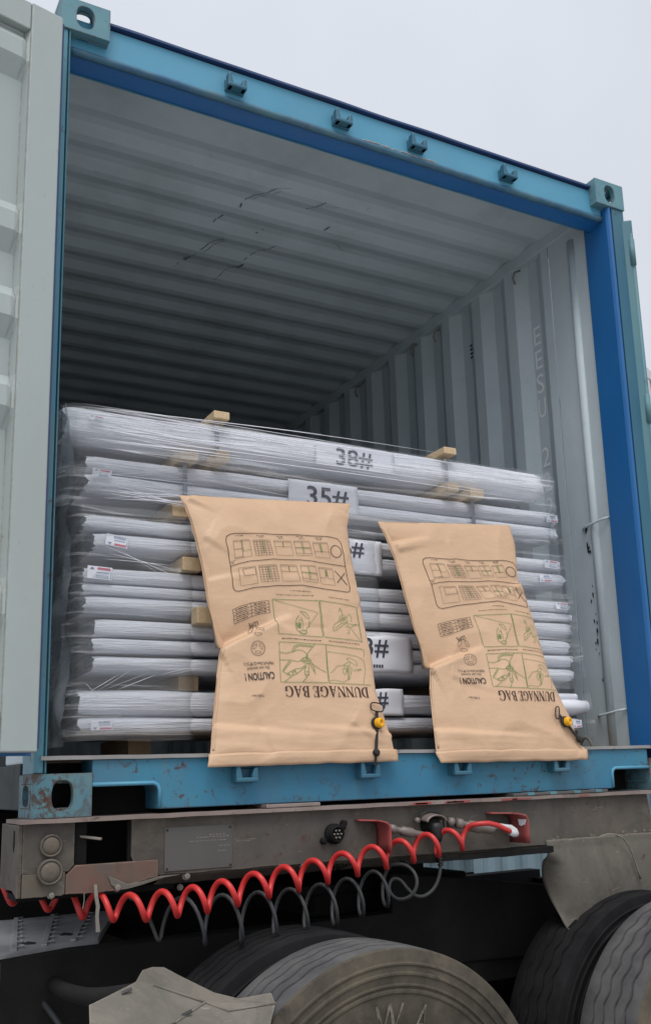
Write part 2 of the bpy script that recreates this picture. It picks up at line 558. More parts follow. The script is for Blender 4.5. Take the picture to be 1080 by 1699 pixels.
casting(W-.162, H-.118, 0, 1, "casting_top")
for xx, s in ((0, -1), (W-.162, 1)):
    for zz in (0, H-.118):
        casting(xx, zz, 5.88, s, "casting_teal")

# rear header over the door opening
b = MB(); b.box(.042, 2.338, .042, .17, 2.437, 2.553)
head = b.build("header_beam", "blue_faded", CONT, bevel=.004)
b = MB()
b.grid(lambda u, v: (.162 + u*2.114, .028 + .16*v, 2.559 + .0035*nz(u*9, v, 3) + (.004 if v < .5 else 0)), 60, 2)
b.build("header_flange", "blue_navy", CONT, solid=.009)
b = MB()   # rolled lower edge and soffit of the header
prof = [(.052, 2.430), (.058, 2.4235), (.085, 2.4155), (.112, 2.4055), (.119, 2.405), (.121, 2.411), (.122, 2.425), (.122, 2.436), (.10, 2.4365), (.07, 2.4365), (.055, 2.4365)]
def lip(u, v):
    k = v * (len(prof) - 1); i = min(int(k), len(prof)-2); f = k - i
    y = prof[i][0]*(1-f) + prof[i+1][0]*f; z = prof[i][1]*(1-f) + prof[i+1][1]*f
    return (.036 + u*2.305, y + .002*nz(u*30, v*2, 1), z + .0022*nz(u*24, v, 7))
b.grid(lip, 120, 10)
b.build("header_lip", "blue_deep", CONT, smooth=True)
b = MB()   # rolled bar along the lower edge of the header
b.tube([(.036 + 2.305*k/80, .046 + .0012*nz(k*.5, 2), 2.4285 + .002*nz(k*.3, 4)) for k in range(81)], [.0135 + .0012*nz(k*.8, 7) for k in range(81)], 12)
b.build("header_roll", "roll_worn", CONT, smooth=True)
b = MB()   # bare worn steel along the roll
rnd = random.Random(3)
for k in range(16):
    x = rnd.uniform(1.12, 1.5); l = rnd.uniform(.015, .06)
    zz = 2.438+rnd.uniform(-.003, .002); b.tube([(x, .0375, zz), (x+l*.3, .036, zz+.002), (x+l*.7, .036, zz+.001), (x+l, .0375, zz)], [.0005, .003, .0035, .0005], 5)
b.build("worn_edge", "galv", CONT)["kind"] = "stuff"

# corner posts: deep blue inside the opening, teal faces outside
for side in (-1, 1):
    x_in = .040 if side < 0 else 2.340
    x_out = .004 if side < 0 else W-.004
    b = MB()
    px = [(x_in, .160), (x_in, .020), (x_in + (-.003 if side < 0 else .006), .008), (x_in + (-.007 if side < 0 else .016), .004),
          (x_in + (-.010 if side < 0 else .020), .018), (x_out, .018), (x_out, .160)]
    b.prism(px, lambda u, v, d: (u, v, d), .118, H-.118)
    b.build("corner_post", "blue_deep" if side > 0 else "teal_post", CONT, bevel=.003)
    b = MB(); xa, xb = sorted((x_out, x_in + (-.012 if side < 0 else .026)))
    b.box(xa, xb, .0065, .0175, .12, H-.12)
    b.build("post_face", "teal_dark" if side > 0 else "teal_post", CONT, bevel=.002)

# door sill with two pockets next to the castings
b = MB()
sill = [(.1625, .155), (2.2755, .155), (2.2755, .082), (2.105, .082), (2.095, .074), (2.092, .06), (2.092, .012), (.353, .012), (.353, .06), (.350, .074), (.340, .082), (.1625, .082)]
b.prism(sill, lambda u, v, d: (u, d, v), .006, .13)
b.build("door_sill", "blue_sill", CONT, bevel=.003)
for pts in ([(.163, .0855), (.338, .0855), (.350, .080), (.3565, .066), (.3565, .016)], [(2.275, .0855), (2.106, .0855), (2.094, .080), (2.0885, .066), (2.0885, .016)]):
    b = MB(); b.tube([(x, .006, z) for x, z in pts], .006, 8)
    b.build("pocket_rim", "blue_faded", CONT, smooth=True)
b = MB(); b.grid(lambda u, v: (.02 + u*2.40, -.004 + v*.17, .160 + .0015*nz(u*20, v*2, 5)), 90, 3)
b.build("threshold_plate", "galv", CONT, solid=.011)

b = MB(); b.box(.05, 2.39, .136, .142, .0, .149); b.build("transom", "chassis_black", CONT)
# cam keepers on header and sill
def keeper(x, y, z, upw, m):
    b = MB()
    b.box(x-.036, x+.036, y-.010, y, z-.024*upw if upw > 0 else z-.02, z+.02 if upw > 0 else z+.024)
    zs = sorted((z-.022*upw, z-.008*upw))
    b.box(x-.034, x+.034, y-.042, y-.0105, zs[0], zs[1])
    for s in (-1, 1):
        pr = [(-.010, -.022), (.011, -.022), (.010, -.002), (.006, .014), (.004, .030 if s < 0 else .018), (-.003, .036 if s < 0 else .024), (-.009, .026 if s < 0 else .016)]
        xx = x + s*.026
        b.prism([(xx + u*(-s), z + v*upw) for u, v in pr], lambda u, v, d: (u, d, v), y-.0405, y-.0112)
    return b.build("cam_keeper", m, CONT, bevel=.004)
for x in (.615, 1.042, 1.374, 1.816):
    keeper(x, .042, 2.482, 1, "teal_dark")
for x in (.613, 1.036, 1.393, 1.82):
    keeper(x, .006, .10, 1, "teal_dark")

# corrugated walls, roof, end wall, floor
def corr(t, pitch, depth, flat):
    """trapezoid wave, 0..depth"""
    p = (t / pitch) % 1.0
    a = flat; s = .5 - flat
    if p < a: return 0.0
    if p < a + s: return depth * (p - a) / s
    if p < a + s + a: return depth
    return depth * (1 - (p - 2*a - s) / s)
def corr_line(t0, t1, pitch, depth, flat):
    ts = []
    k0 = math.floor(t0 / pitch)
    for k in range(k0, int(t1 / pitch) + 2):
        for o in (0, flat, .5, .5 + flat):
            tt = (k + o) * pitch
            if t0 < tt < t1: ts.append(tt)
    return [t0] + ts + [t1]
YB = 5.90
WY0 = .42
for side in (-1, 1):
    b = MB(); m = "interior_grey"
    ys = [t_+.401 for t_ in corr_line(WY0-.401, YB-.401, .278, .036, .25)]
    zz = [.15, .8, 1.5, 2.2, 2.50]
    vs, fs = [], []
    for y in ys:
        d = corr(y-.401, .278, .036, .25)
        x = (2.352 + d) if side > 0 else (.046 - d)
        for z in zz: vs.append((x + .0015*nz(y*3, z*2, side), y, z))
    n = len(zz)
    for i in range(len(ys)-1):
        for j in range(n-1): fs.append((i*n+j, (i+1)*n+j, (i+1)*n+j+1, i*n+j+1))
    b.add(vs, fs)
    b.build("side_wall", m, CONT, solid=.002)
    b = MB()   # outer skin of the wall, a few centimetres behind
    vs, fs = [], []
    for y in ys:
        d = corr(y-.401, .278, .036, .25)
        x = (2.3555 + d) if side > 0 else (.0425 - d)
        for z in (.15, 2.50): vs.append((x, y, z))
    for i in range(len(ys)-1): fs.append((i*2, i*2+2, i*2+3, i*2+1))
    b.add(vs, fs)
    b.build("outer_skin", "exterior_shaded" if side < 0 else "blue_faded", CONT)
    xa, xb = (2.352, 2.43) if side > 0 else (.002, .046)
    b = MB(); b.box(xa+.001, xb-.001, .161, WY0, .15, 2.505); b.build("wall_plate", "interior_grey", CONT, bevel=.006)
    b = MB(); b.box(xa-.004 if side > 0 else xa, xb if side > 0 else xb+.004, .162, YB, 2.4955, 2.56); b.build("top_side_rail", "interior_grey" if side > 0 else "exterior_shaded", CONT, bevel=.004)
    b = MB(); b.box(xa, xb, .182, YB, .02, .1495); b.build("bottom_side_rail", "exterior_shaded", CONT, bevel=.004)
# lashing bar column and rings on the right wall
b = MB(); b.tube([(2.358, .262, .168), (2.358, .262, 1.2), (2.358, .262, 2.44)], .022, 20)
b.build("lashing_bar", "interior_grey", CONT, smooth=True)
for z in (1.10, .30):
    b = MB(); b.tube([(2.352, .335, z), (2.327, .30, z-.002), (2.325, .285, z), (2.335, .20, z+.012), (2.350, .166, z+.016)], .005, 8)
    b.build("lashing_loop", "interior_grey", CONT, smooth=True)
b = MB(); b.tube([(2.33+.028*0, .40+.035*math.cos(a), .168+.045*math.sin(a)) for a in np.linspace(0, math.pi, 12)], .006, 8)
b.build("lashing_ring", "steel_worn", CONT, smooth=True)
for y, z in ((1.32, 2.43), (1.55, 2.44), (2.2, 2.43), (.62, 2.44)):
    b = MB(); b.tube([(2.35, y, z+.03), (2.325, y+.01, z+.02), (2.318, y+.02, z-.01), (2.335, y+.025, z-.035)], .005, 8)
    b.build("roof_hook", "steel_worn", CONT, smooth=True)
# scuffs on the wall plate and the lashing bar
rnd = random.Random(8)
b = MB()
for k in range(30):
    z = rnd.choice([rnd.uniform(.98, 1.12), rnd.uniform(.55, .85), rnd.uniform(.35, 1.1)]); y = .30 + rnd.uniform(-.01, .02)
    pts = [(rnd.uniform(.5, 1)*math.cos(a), rnd.uniform(.5, 1)*math.sin(a)) for a in np.linspace(0, 2*math.pi, 8)[:-1]]
    s = rnd.uniform(.003, .011)
    b.prism([(y+u*s*.6, z+v*s*1.5) for u, v in pts], lambda u, v, d: (2.3525+d-.003, u, v), 0, .0012)
b.build("paint_chips", "scuff_black", CONT)["kind"] = "stuff"
# vent louvre: two columns of small holes
for k in range(8):
    yy = 1.10 - .028*(k % 2); zv = 2.28 - .022*(k//2) - .008*(k % 2)
    b = MB(); b.lathe([(.0001, .001), (.006, 0), (.006, .002), (.0001, .0021)], (2.352+corr(yy-.401, .278, .036, .25)-.0035, yy, zv), (1, 0, 0), 10)
    b.build("vent_hole", "scuff_black", CONT)
# stencilled number on the right wall
z = 2.165
for ch in "EESU 2224":
    if ch != ' ':
        vs, fs = text_mesh(ch)
        h = .098
        wm = max(x for x, y in vs); pts = [(x/wm*.056, y*h/.72) for x, y in vs]
        w_ = max(p[0] for p in pts)
        y0_ = .605
        b = MB()
        b.add([(2.352 + max(corr(y0_ - u - .401, .278, .036, .25) - .0035, -.0035), y0_ - u, z - h + v) for u, v in pts], fs)
        b.build("stencilled_letter", "mark_white", CONT, fixn=False)
    z -= .121
# roof
b = MB()
vs, fs = [], []
ys = [.165, .46] + [y for y in corr_line(.5, YB, .209, .016, .2)]
for i, y in enumerate(ys):
    d = 0 if y < .5 else corr(y, .209, .016, .2)
    for x in np.linspace(.03, 2.41, 14): vs.append((x, y, 2.548 + d + .002*nz(x*2, y*2, 4)))
n = 14
for i in range(len(ys)-1):
    for j in range(n-1): fs.append((i*n+j, i*n+j+1, (i+1)*n+j+1, (i+1)*n+j))
b.add(vs, fs); b.build("roof", "interior_grey", CONT, solid=.002)
# scrape marks on the ceiling
rnd = random.Random(5)
b = MB()
def cz_(y): return 2.5445 + (0 if y < .5 else corr(y, .209, .016, .2))
def scrape(x0, y0, x1, y1, w_):
    n_ = max(2, int(math.hypot(x1-x0, y1-y0)/.008)); vs, fs = [], []
    for k in range(n_+1):
        t = k/n_; x = x0+(x1-x0)*t + .003*nz(t*5, x0*9, y0*7); y = y0+(y1-y0)*t
        ww = w_*(.35+.9*abs(nz(t*7, x1*5, 3)))
        vs += [(x-ww, y, cz_(y)), (x+ww, y, cz_(y))]
    fs = [(2*k, 2*k+1, 2*k+3, 2*k+2) for k in range(n_) if nz(k*.37, x0*20, 1) > -.28]
    b.add(vs, fs)
for (x0, y0, x1, y1, w_) in ((1.05, .62, .97, .78, .003), (1.075, .63, 1.0, .76, .002), (1.05, .62, 1.11, .60, .003), (.965, .80, .97, .84, .006), (.93, .93, .91, 1.0, .003), (1.00, 1.1, .94, 1.24, .004), (1.02, 1.11, .96, 1.25, .003), (.93, 1.27, .88, 1.45, .003), (.925, 1.34, .91, 1.38, .008), (1.29, .62, 1.24, .72, .003), (1.27, .66, 1.36, .63, .003), (1.24, 1.05, 1.16, 1.24, .003), (1.17, 1.27, 1.16, 1.33, .008), (1.15, 1.30, 1.10, 1.48, .002), (1.5, .93, 1.56, .97, .004), (1.53, .965, 1.59, .955, .003), (1.14, .96, 1.12, 1.0, .006), (1.40, .80, 1.385, .83, .006)):
    scrape(x0, y0, x1, y1, w_*1.4)
b.build("ceiling_scrapes", "ceiling_scuff", CONT, fixn=False)["kind"] = "stuff"
b = MB()
vs, fs = [], []
xs = corr_line(.05, 2.39, .25, .04, .2)
for x in xs:
    d = corr(x, .25, .04, .2)
    for z in (.15, 2.55): vs.append((x, YB - .05 + d, z))
for i in range(len(xs)-1): fs.append((i*2, i*2+2, i*2+3, i*2+1))
b.add(vs, fs); b.build("end_wall", "interior_grey", CONT, solid=.003)
for k in range(8):
    x0 = .09 + k*.283
    b = MB(); b.box(x0, x0+.280, .1715, YB-.06, .132, .1585); b.build("floor_plank", "floor_wood", CONT, bevel=.002)

# doors ------------------------------------------------------------
def hinge(x, y, z, parent):
    b = MB(); b.tube([(x, y, z-.06), (x, y, z+.06)], .013, 12); b.tube([(x, y, z-.066), (x, y, z+.066)], .008, 10)
    b.build("hinge", "teal_worn", parent, smooth=True)

def make_door(hx, hy, dx, dy, z0, z1, visible):
    """door leaf from the hinge line along (dx, dy); local u runs from the hinge, d is depth away from the inner face"""
    nrm = (-dy, dx)
    if visible: pass
    def P(u, d, z): return (hx + dx*u + nrm[0]*d, hy + dy*u + nrm[1]*d, z)
    wd = 1.14
    b = MB()
    sgn = -1 if visible else 1
    # frame: two stiles and two rails
    def pbox(u0, u1, d0, d1, za, zb):
        vs = [P(u0, d0, za), P(u1, d0, za), P(u1, d1, za), P(u0, d1, za), P(u0, d0, zb), P(u1, d0, zb), P(u1, d1, zb), P(u0, d1, zb)]
        b.add(vs, [(3,2,1,0),(4,5,6,7),(0,1,5,4),(1,2,6,5),(2,3,7,6),(3,0,4,7)])
    pbox(0, .100, 0, sgn*.05, z0, z1)
    pbox(wd-.1, wd, 0, sgn*.05, z0, z1)
    pbox(.1005, wd-.1005, sgn*.004, sgn*.05, z1-.095, z1)
    pbox(.1005, wd-.1005, sgn*.004, sgn*.05, z0, z0+.10)
    door = b.build("door", "door_white" if visible else "teal_worn", CONT, bevel=.004)
    # panel with horizontal pressed ridges
    b = MB()
    prof = [(z1-.096, .030)]
    ridges = [z1-.19, 1.665, 1.40, 1.13, .55]
    for c in ridges:
        for o, d in ((.085, .034), (.045, .006), (-.015, .003), (-.075, .034)):
            prof.append((c+o, d))
    prof.append((z0+.101, .034))
    vs, fs = [], []
    for z, d in prof:
        for k, u in enumerate((.1003, .109, .125, wd-.125, wd-.109, wd-.1003)):
            dd = d if 1 < k < 4 else max(d, .012)
            if k in (0, 5): dd = .006
            vs.append(P(u, sgn*dd, z))
    n = 6
    for i in range(len(prof)-1):
        for j in range(n-1): fs.append((i*n+j, i*n+j+1, (i+1)*n+j+1, (i+1)*n+j))
    b.add(vs, fs); b.build("door_panel", "door_white" if visible else "blue_faded", door, solid=.002)
    # outer skin edge showing blue round the frame
    b = MB(); pbox(-.006, wd, sgn*.0505, sgn*.058, z0-.008, z1+.002)
    b.build("door_skin", "blue_deep" if visible else "blue_navy", door, bevel=.001)
    # rubber gasket on the hinge edge
    b = MB()
    pbox(-.010, -.0005, sgn*.012, sgn*.046, z0+.01, z1-.01)
    b.build("gasket", "blue_navy" if visible else "teal_worn", door, bevel=.002)
    return door
ang = math.radians(13)
dl = make_door(-.008, -.088, -math.cos(ang), -math.sin(ang), .174, 2.428, True)
a2 = math.radians(38)
dr = make_door(2.462, -.012, math.sin(a2), math.cos(a2), .16, 2.43, False)
for z in (.33, .95, 1.55, 2.27):
    hinge(2.449, -.010, z, CONT)
b = MB(); b.tube([(2.449, -.010, .2), (2.449, -.010, 2.36)], .0065, 8); b.build("hinge_rod", "teal_worn", CONT, smooth=True)


# ------------------------------------------------------------------ containers standing behind
def far_container(x0, y0, dirx, length, z0, m, label, group=None):
    """a container on the ground; dirx: unit vector of its long side"""
    L = Vector((dirx[0], dirx[1], 0)); Nn = Vector((-dirx[1], dirx[0], 0))
    r = empty("background_container", (x0, y0, z0), label, "container", group)
    def Q(a, c, z): return Vector((x0, y0, z0)) + L*a + Nn*c + Vector((0, 0, z))
    def qb(b, a0, a1, c0, c1, za, zb):
        vs = [Q(a0,c0,za),Q(a1,c0,za),Q(a1,c1,za),Q(a0,c1,za),Q(a0,c0,zb),Q(a1,c0,zb),Q(a1,c1,zb),Q(a0,c1,zb)]
        b.add(vs, [(3,2,1,0),(4,5,6,7),(0,1,5,4),(1,2,6,5),(2,3,7,6),(3,0,4,7)])
    for a0, a1, c in ((0, length, 0), (0, length, W)):
        b = MB(); vs, fs = [], []
        ts = corr_line(.12, length-.12, .278, .036, .25)
        for t in ts:
            d = .012 + corr(t, .278, .036, .25)
            for z in (.15, 2.48): vs.append(Q(t, c + (d if c == 0 else -d), z))
        for i in range(len(ts)-1): fs.append((i*2, i*2+2, i*2+3, i*2+1))
        b.add(vs, fs); b.build("side_wall", m, r, solid=.003)
    for a in (0, length):
        b = MB(); vs, fs = [], []
        ts = corr_line(.12, W-.12, .25, .036, .25)
        for t in ts:
            d = .012 + corr(t, .25, .036, .25)
            for z in (.15, 2.48): vs.append(Q(a + (d if a == 0 else -d), t, z))
        for i in range(len(ts)-1): fs.append((i*2, i*2+2, i*2+3, i*2+1))
        b.add(vs, fs); b.build("end_wall", m, r, solid=.003)
    for a in (0, length-.12):
        for c in (0, W-.12):
            b = MB(); qb(b, a, a+.12, c, c+.12, .12, 2.47); b.build("corner_post", m, r, bevel=.006)
            for z in (0, 2.473):
                b = MB(); qb(b, a-.006, a+.126, c-.006, c+.126, z, z+.118); b.build("corner_casting", m, r, bevel=.01)
    for c in (.004, W-.084):
        for z in (.02, 2.482):
            b = MB(); qb(b, .122, length-.122, c, c+.08, z, z+.10); b.build("side_rail", m, r, bevel=.005)
    b = MB(); qb(b, .01, length-.01, .02, W-.02, 2.54, 2.56); b.build("roof", m, r)
far_container(6.25, 3.55, (math.cos(.25), math.sin(.25)), 6.06, GZ, "far_blue", "blue-grey container at the bottom of the stack at the far right")
far_container(6.25, 3.55, (math.cos(.25), math.sin(.25)), 6.06, GZ+2.6, "far_white", "pale grey container on top of the stack behind the right door")
far_container(2.5, 8.2, (1, .05), 12.19, GZ, "far_blue", "blue-grey corrugated container glimpsed under the trailer beam")
# ------------------------------------------------------------------ cargo: strapped bundles of film-wrapped packs
FY = .25            # front of the stack
def pack(parent, x0, x1, z0, z1, seed, depth=.62, y0=FY):
    b = MB()
    rnd = random.Random(seed)
    hz, zc, yc, hy = (z1-z0)/2, (z0+z1)/2, y0 + depth/2, depth/2
    NS = 34
    xs = list(np.concatenate([np.linspace(0, .05, 7)[:-1], np.linspace(.05, .95, 90), np.linspace(.95, 1, 7)[1:]]))
    sect = []
    for k in range(NS):      # rounded box section, dense along the front
        a = 2*math.pi*k/NS
        c, s = math.cos(a), math.sin(a)
        e = .22
        sect.append((math.copysign(abs(c)**e, c), math.copysign(abs(s)**(e+.25), s), a))
    vs, fs = [], []
    L = x1 - x0
    slope = [rnd.uniform(-.5, .5) for _ in range(5)]
    for i, u in enumerate(xs):
        x = x0 + L*u
        e = min(u, 1-u) * L
        tip = max(0, 1 - e/.035)
        shr = 1 - .07*tip**2
        for cy, cz, a in sect:
            w1 = nz(x*2.2 + seed, cz*1.6, seed*3.1)
            w2 = nz(x*1.1 + cz*3 + slope[0]*x*6, cz*6 + a*2, seed+9)
            w3 = nz(x*5 + seed*2, a*3.2, 5.5)
            wob = .35*w1 + .45*w2 + .25*w3
            ripple = wob * min(hz*.30, .0125)
            rag = tip**2 * .018 * nz(a*4.3, seed*1.7, u*3)
            y = yc + cy*(hy + ripple*.8) * (1 - .03*tip)
            z = zc + cz*(hz*shr + ripple*.9) - .007*nz(x*1.3, seed*2.3, 1)*hz/.05
            vs.append((x + rag*(1 if u < .5 else -1), y, z))
    n = NS
    for i in range(len(xs)-1):
        for k in range(n):
            k2 = (k+1) % n
            fs.append((i*n+k, i*n+k2, (i+1)*n+k2, (i+1)*n+k))
    b.mat("white_film"); b.add(vs, fs)
    base = len(b.v)
    for side, xe in ((0, x0), (len(xs)-1, x1)):       # gathered ends: several crumpled rings towards the middle
        b.mat("shaded_wrap" if side == 0 else "white_film")
        ring0 = [vs[side*n+k] for k in range(n)]
        rings = [ring0]
        for q, sc in enumerate((.78, .5, .2)):
            rings.append([(xe + (.010*nz(k*.9, q*2.1, seed) + .012*nz(k*.35, q, seed+4)), yc + (p[1]-yc)*sc, zc + (p[2]-zc)*sc) for k, p in enumerate(ring0)])
        vv = [p for r_ in rings for p in r_]
        ff = [(q*n+k, q*n+(k+1) % n, (q+1)*n+(k+1) % n, (q+1)*n+k) for q in range(3) for k in range(n)]
        ff.append(tuple(3*n+k for k in range(n)))
        b.add(vv, ff)
    return b.build("wrapped_pack", "white_film", parent, smooth=True)

def flat_text(parent, name, body, x, z, h, y, m, bold=0.0, wide=1.0):
    vs, fs = text_mesh(body, bold)
    k = h / .72
    b = MB(); b.add([(x + u*k*wide, y + .0035*nz((x+u*k)*14, (z+v*k)*20, 2), z + v*k) for u, v in vs], fs)
    return b.build(name, m, parent, fixn=False)

def sheet(parent, x0, x1, z0, z1, y, seed):
    b = MB()
    def fn(u, v):
        x = x0 + (x1-x0)*u; z = z0 + (z1-z0)*v
        e = max(0, abs(v-.5)*2-.8)
        return (x + .004*nz(z*30, 1, seed), y + .0035*nz(x*14, z*20, 2) + .0022 + e*.012, z + .004*nz(x*12, 3, seed))
    b.grid(fn, 14, 10)
    return b.build("number_sheet", "sheet_white", parent, smooth=True, solid=.0008)

def sticker(parent, x, z, w, h, y, tilt, flip, seed):
    w *= .82; h *= .82
    rnd = random.Random(seed)
    c, s = math.cos(tilt), math.sin(tilt)
    def T(u, v, d): return (x + u*c - v*s, y - d, z + u*s + v*c)
    def quad(m, u0, u1, v0, v1, d, name, par):
        b = MB(); b.prism([(u0, v0), (u1, v0), (u1, v1), (u0, v1)], T, d, d+.0006)
        return b.build(name, m, par)
    st = quad("sheet_white", -w/2, w/2, -h/2, h/2, 0, "label_sticker", parent)
    f = -1 if flip else 1
    b = MB()
    b.prism([(-w*.10, f*h*.24), (w*.42, f*h*.24), (w*.42, f*h*.42), (-w*.10, f*h*.42)], T, .0007, .0012)
    b.build("red_bar", "ink_red", st)
    b = MB()
    b.prism([(-w*.40, f*h*.22), (-w*.22, f*h*.22), (-w*.31, f*h*.44)], T, .0007, .0012)
    for k in range(14):
        u = -w*.15 + k*w*.038
        b.prism([(u, -f*h*.40), (u+w*rnd.uniform(.008, .024), -f*h*.40), (u+w*.016, -f*h*.16), (u, -f*h*.16)], T, .0007, .0012)
    for k in range(5):
        u = -w*.12 + k*w*.10
        b.prism([(u, -h*.02), (u+w*.07, -h*.02), (u+w*.07, h*.06), (u, h*.06)], T, .0007, .0012)
    b.prism([(w*.44, -h*.42), (w*.46, -h*.42), (w*.46, h*.1), (w*.44, h*.1)], T, .0007, .0012)
    b.build("small_print", "ink_blue", st)
    return st

def batten(parent, x, z, w, h, y0, y1):
    b = MB(); b.box(x-w/2, x+w/2, y0, y1, z-h/2, z+h/2)
    return b.build("wooden_batten", "pine", parent, bevel=.003)
def strap(parent, x, z0, z1, y):
    b = MB(); b.grid(lambda u, v: (x-.008+.016*u, y - .004*math.sin(v*math.pi), z0+(z1-z0)*v), 2, 8)
    return b.build("steel_strap", "strap_grey", parent, solid=.001)

TIERS = [
 ("A", "topmost film-wrapped bundle with number 38 under the roof", [(.112, 2.08, 1.187, 1.302)]),
 ("B", "wrapped bundle with number 35 just above the left paper bag", [(.186, 2.139, 1.072, 1.137), (.187, 2.135, 1.012, 1.074)]),
 ("C", "third wrapped bundle from the top, number sheet ending in 6", [(.185, 2.143, .882, .935), (.217, 2.153, .816, .880)]),
 ("D", "fourth wrapped bundle from the top, three packs without a number sheet", [(.188, 2.17, .708, .762), (.183, 2.183, .671, .710), (.190, 2.175, .611, .672)]),
 ("E", "wrapped bundle with number 33 between the two paper bags", [(.226, 2.155, .540, .600), (.219, 2.164, .488, .539), (.224, 2.162, .430, .487)]),
 ("F", "lowest wrapped bundle near the container floor", [(.183, 2.19, .292, .374), (.185, 2.178, .236, .290)]),
]
BUN = {}
seed = 11
for key, lab, packs in TIERS:
    r = empty("wrapped_bundle", (1.15, FY + .3, packs[-1][2]), lab, "cargo bundle", "stacked wrapped bundles")
    BUN[key] = r
    for p in packs:
        seed += 1
        pack(r, *p, seed)
A, B_, C_, D_, E_, F_ = (BUN[k] for k in "ABCDEF")
# battens and straps
for x in (.634, 1.586):
    batten(A, x, 1.318, .058, .028, .212, .85); batten(A, x, 1.169, .052, .034, .205, .85); strap(A, x-.01, 1.188, 1.292, .236)
for x, xb in ((.515, .496), (1.70, 1.70)):
    batten(B_, x, 1.157, .066, .036, .208, .85); batten(B_, xb, .975, .055, .055, .240, .85); strap(B_, x-.005, .995, 1.138, .237)
for x in (.533, 1.70):
    batten(C_, x, .787, .066, .046, .225, .85); strap(C_, x+.03, .81, .935, .239)
for x in (.575, 1.72):
    batten(D_, x, .612, .075, .055, .19, .249)
for x in (.56, 1.72):
    batten(E_, x, .404, .07, .050, .33, .85)
for x in (.45, 1.2, 1.95):
    batten(F_, x, .1975, .08, .074, .50, .85)
# number sheets
sheet(A, 1.01, 1.345, 1.196, 1.286, .2405, 1); flat_text(A, "number_print", "38#", 1.088, 1.209, .066, .2405, "ink_num", .012, 1.1)
sheet(B_, .895, 1.18, 1.018, 1.130, .2385, 2); flat_text(B_, "number_print", "35#", .963, 1.042, .072, .2385, "ink_num", .012, 1.1)
sheet(C_, .99, 1.272, .80, .930, .2375, 3); flat_text(C_, "number_print", "36#", 1.060, .868, .056, .2375, "ink_num", .012, 1.1)
sheet(E_, 1.06, 1.385, .446, .578, .2375, 4); flat_text(E_, "number_print", "33#", 1.128, .508, .064, .2375, "ink_num", .012, 1.1)
sheet(F_, 1.12, 1.34, .292, .388, .2375, 5); flat_text(F_, "number_print", "#", 1.226, .325, .058, .2375, "ink_num", .012)
b = MB()
for k in range(6): b.box(1.195+k*.011, 1.203+k*.011, .2368, .2374, .463, .474)
b.build("small_print", "ink_num", E_)
# stickers (left end, right end)
sticker(B_, .232, 1.066, .075, .034, .2395, -.05, False, 1)
sticker(C_, .285, .846, .088, .046, .2395, -.12, True, 2)
sticker(D_, .232, .738, .096, .050, .2395, -.04, False, 3)
sticker(F_, .250, .263, .085, .036, .2395, .02, True, 4)
sticker(A, .21, 1.25, .06, .02, .2395, -.08, False, 5)
sticker(B_, 2.098, 1.100, .070, .036, .2395, .05, True, 6)
sticker(C_, 2.075, .905, .085, .040, .2395, -.06, False, 7)
sticker(C_, 2.04, .845, .075, .036, .2395, .08, True, 8)
sticker(D_, 2.115, .735, .075, .034, .2395, -.03, False, 9)
sticker(F_, 2.148, .262, .055, .036, .2395, .04, True, 10)
# rolled pale pads at the lower right end
b = MB()
for x0_, x1_, zc, yc, r_ in ((2.02, 2.178, .370, .268, .014), (2.04, 2.222, .330, .262, .026)):
    b.lathe([(.001, 0), (r_*.7, .0), (r_, .006), (r_*1.04, .05), (r_, x1_-x0_-.006), (r_*.75, x1_-x0_), (.001, x1_-x0_-.004)], (x0_, yc, zc), (1, 0, 0), 18)
b.build("foam_pad", "sheet_white", F_, smooth=True)

# clear stretch film round the stack
FILM = empty("stretch_film", (1.15, .22, .2), "clear stretch film pulled in strands across the stacked bundles", "plastic film")
TIERZ = [((p[0][3]+p[-1][2])/2, (p[0][3]-p[-1][2])/2) for _, _, p in TIERS]
def film(x0, x1, zb, zt, y, seed, nx=90, nzv=30, sag=.0, wavy=.006):
    b = MB()
    def fn(u, v):
        x = x0 + (x1-x0)*u
        lo, hi = zb(x), zt(x)
        z = lo + (hi-lo)*v
        yy = (y if z > 1.13 else max(y, .238 - (.238-y)*max(0, (z-1.07)/.06))) + wavy*nz(x*3, z*9, seed)*(1 if z > 1.13 else .3) + .004*nz(x*9 + seed, z*26, 3) 
        yy += .085*max(0, (z-1.262)/.045)**1.3 if z > 1.262 else 0
        gz = min(min(abs(z-c_)/hw for c_, hw in TIERZ), 2.2)     # film dips into the gaps between the bundles
        yy += .016*max(0, gz-.9)/1.3 * (1 if z < 1.13 else .4)
        ed = max(0, (x0+.05-x)/.05, (x-x1+.05)/.05)
        return (x, yy + .05*ed**2, z + .006*nz(x*6, seed, v*3))
    b.grid(fn, nx, nzv)
    return b.build("film_sheet", "clear_film", FILM, smooth=True, fixn=False)
film(.10, 2.12, lambda x: .94+.02*nz(x*4, 1), lambda x: 1.304-.030*max(0, x-1.75)**1*2-.012*max(0, .2-x)/.1, .186, 1, 140, 40)
film(.13, .565, lambda x: .215, lambda x: .96, .228, 2, 40, 50)
film(1.05, 1.285, lambda x: .60, lambda x: .96, .228, 3, 24, 30)
film(1.82, 2.19, lambda x: .40, lambda x: .95, .226, 4, 36, 40)
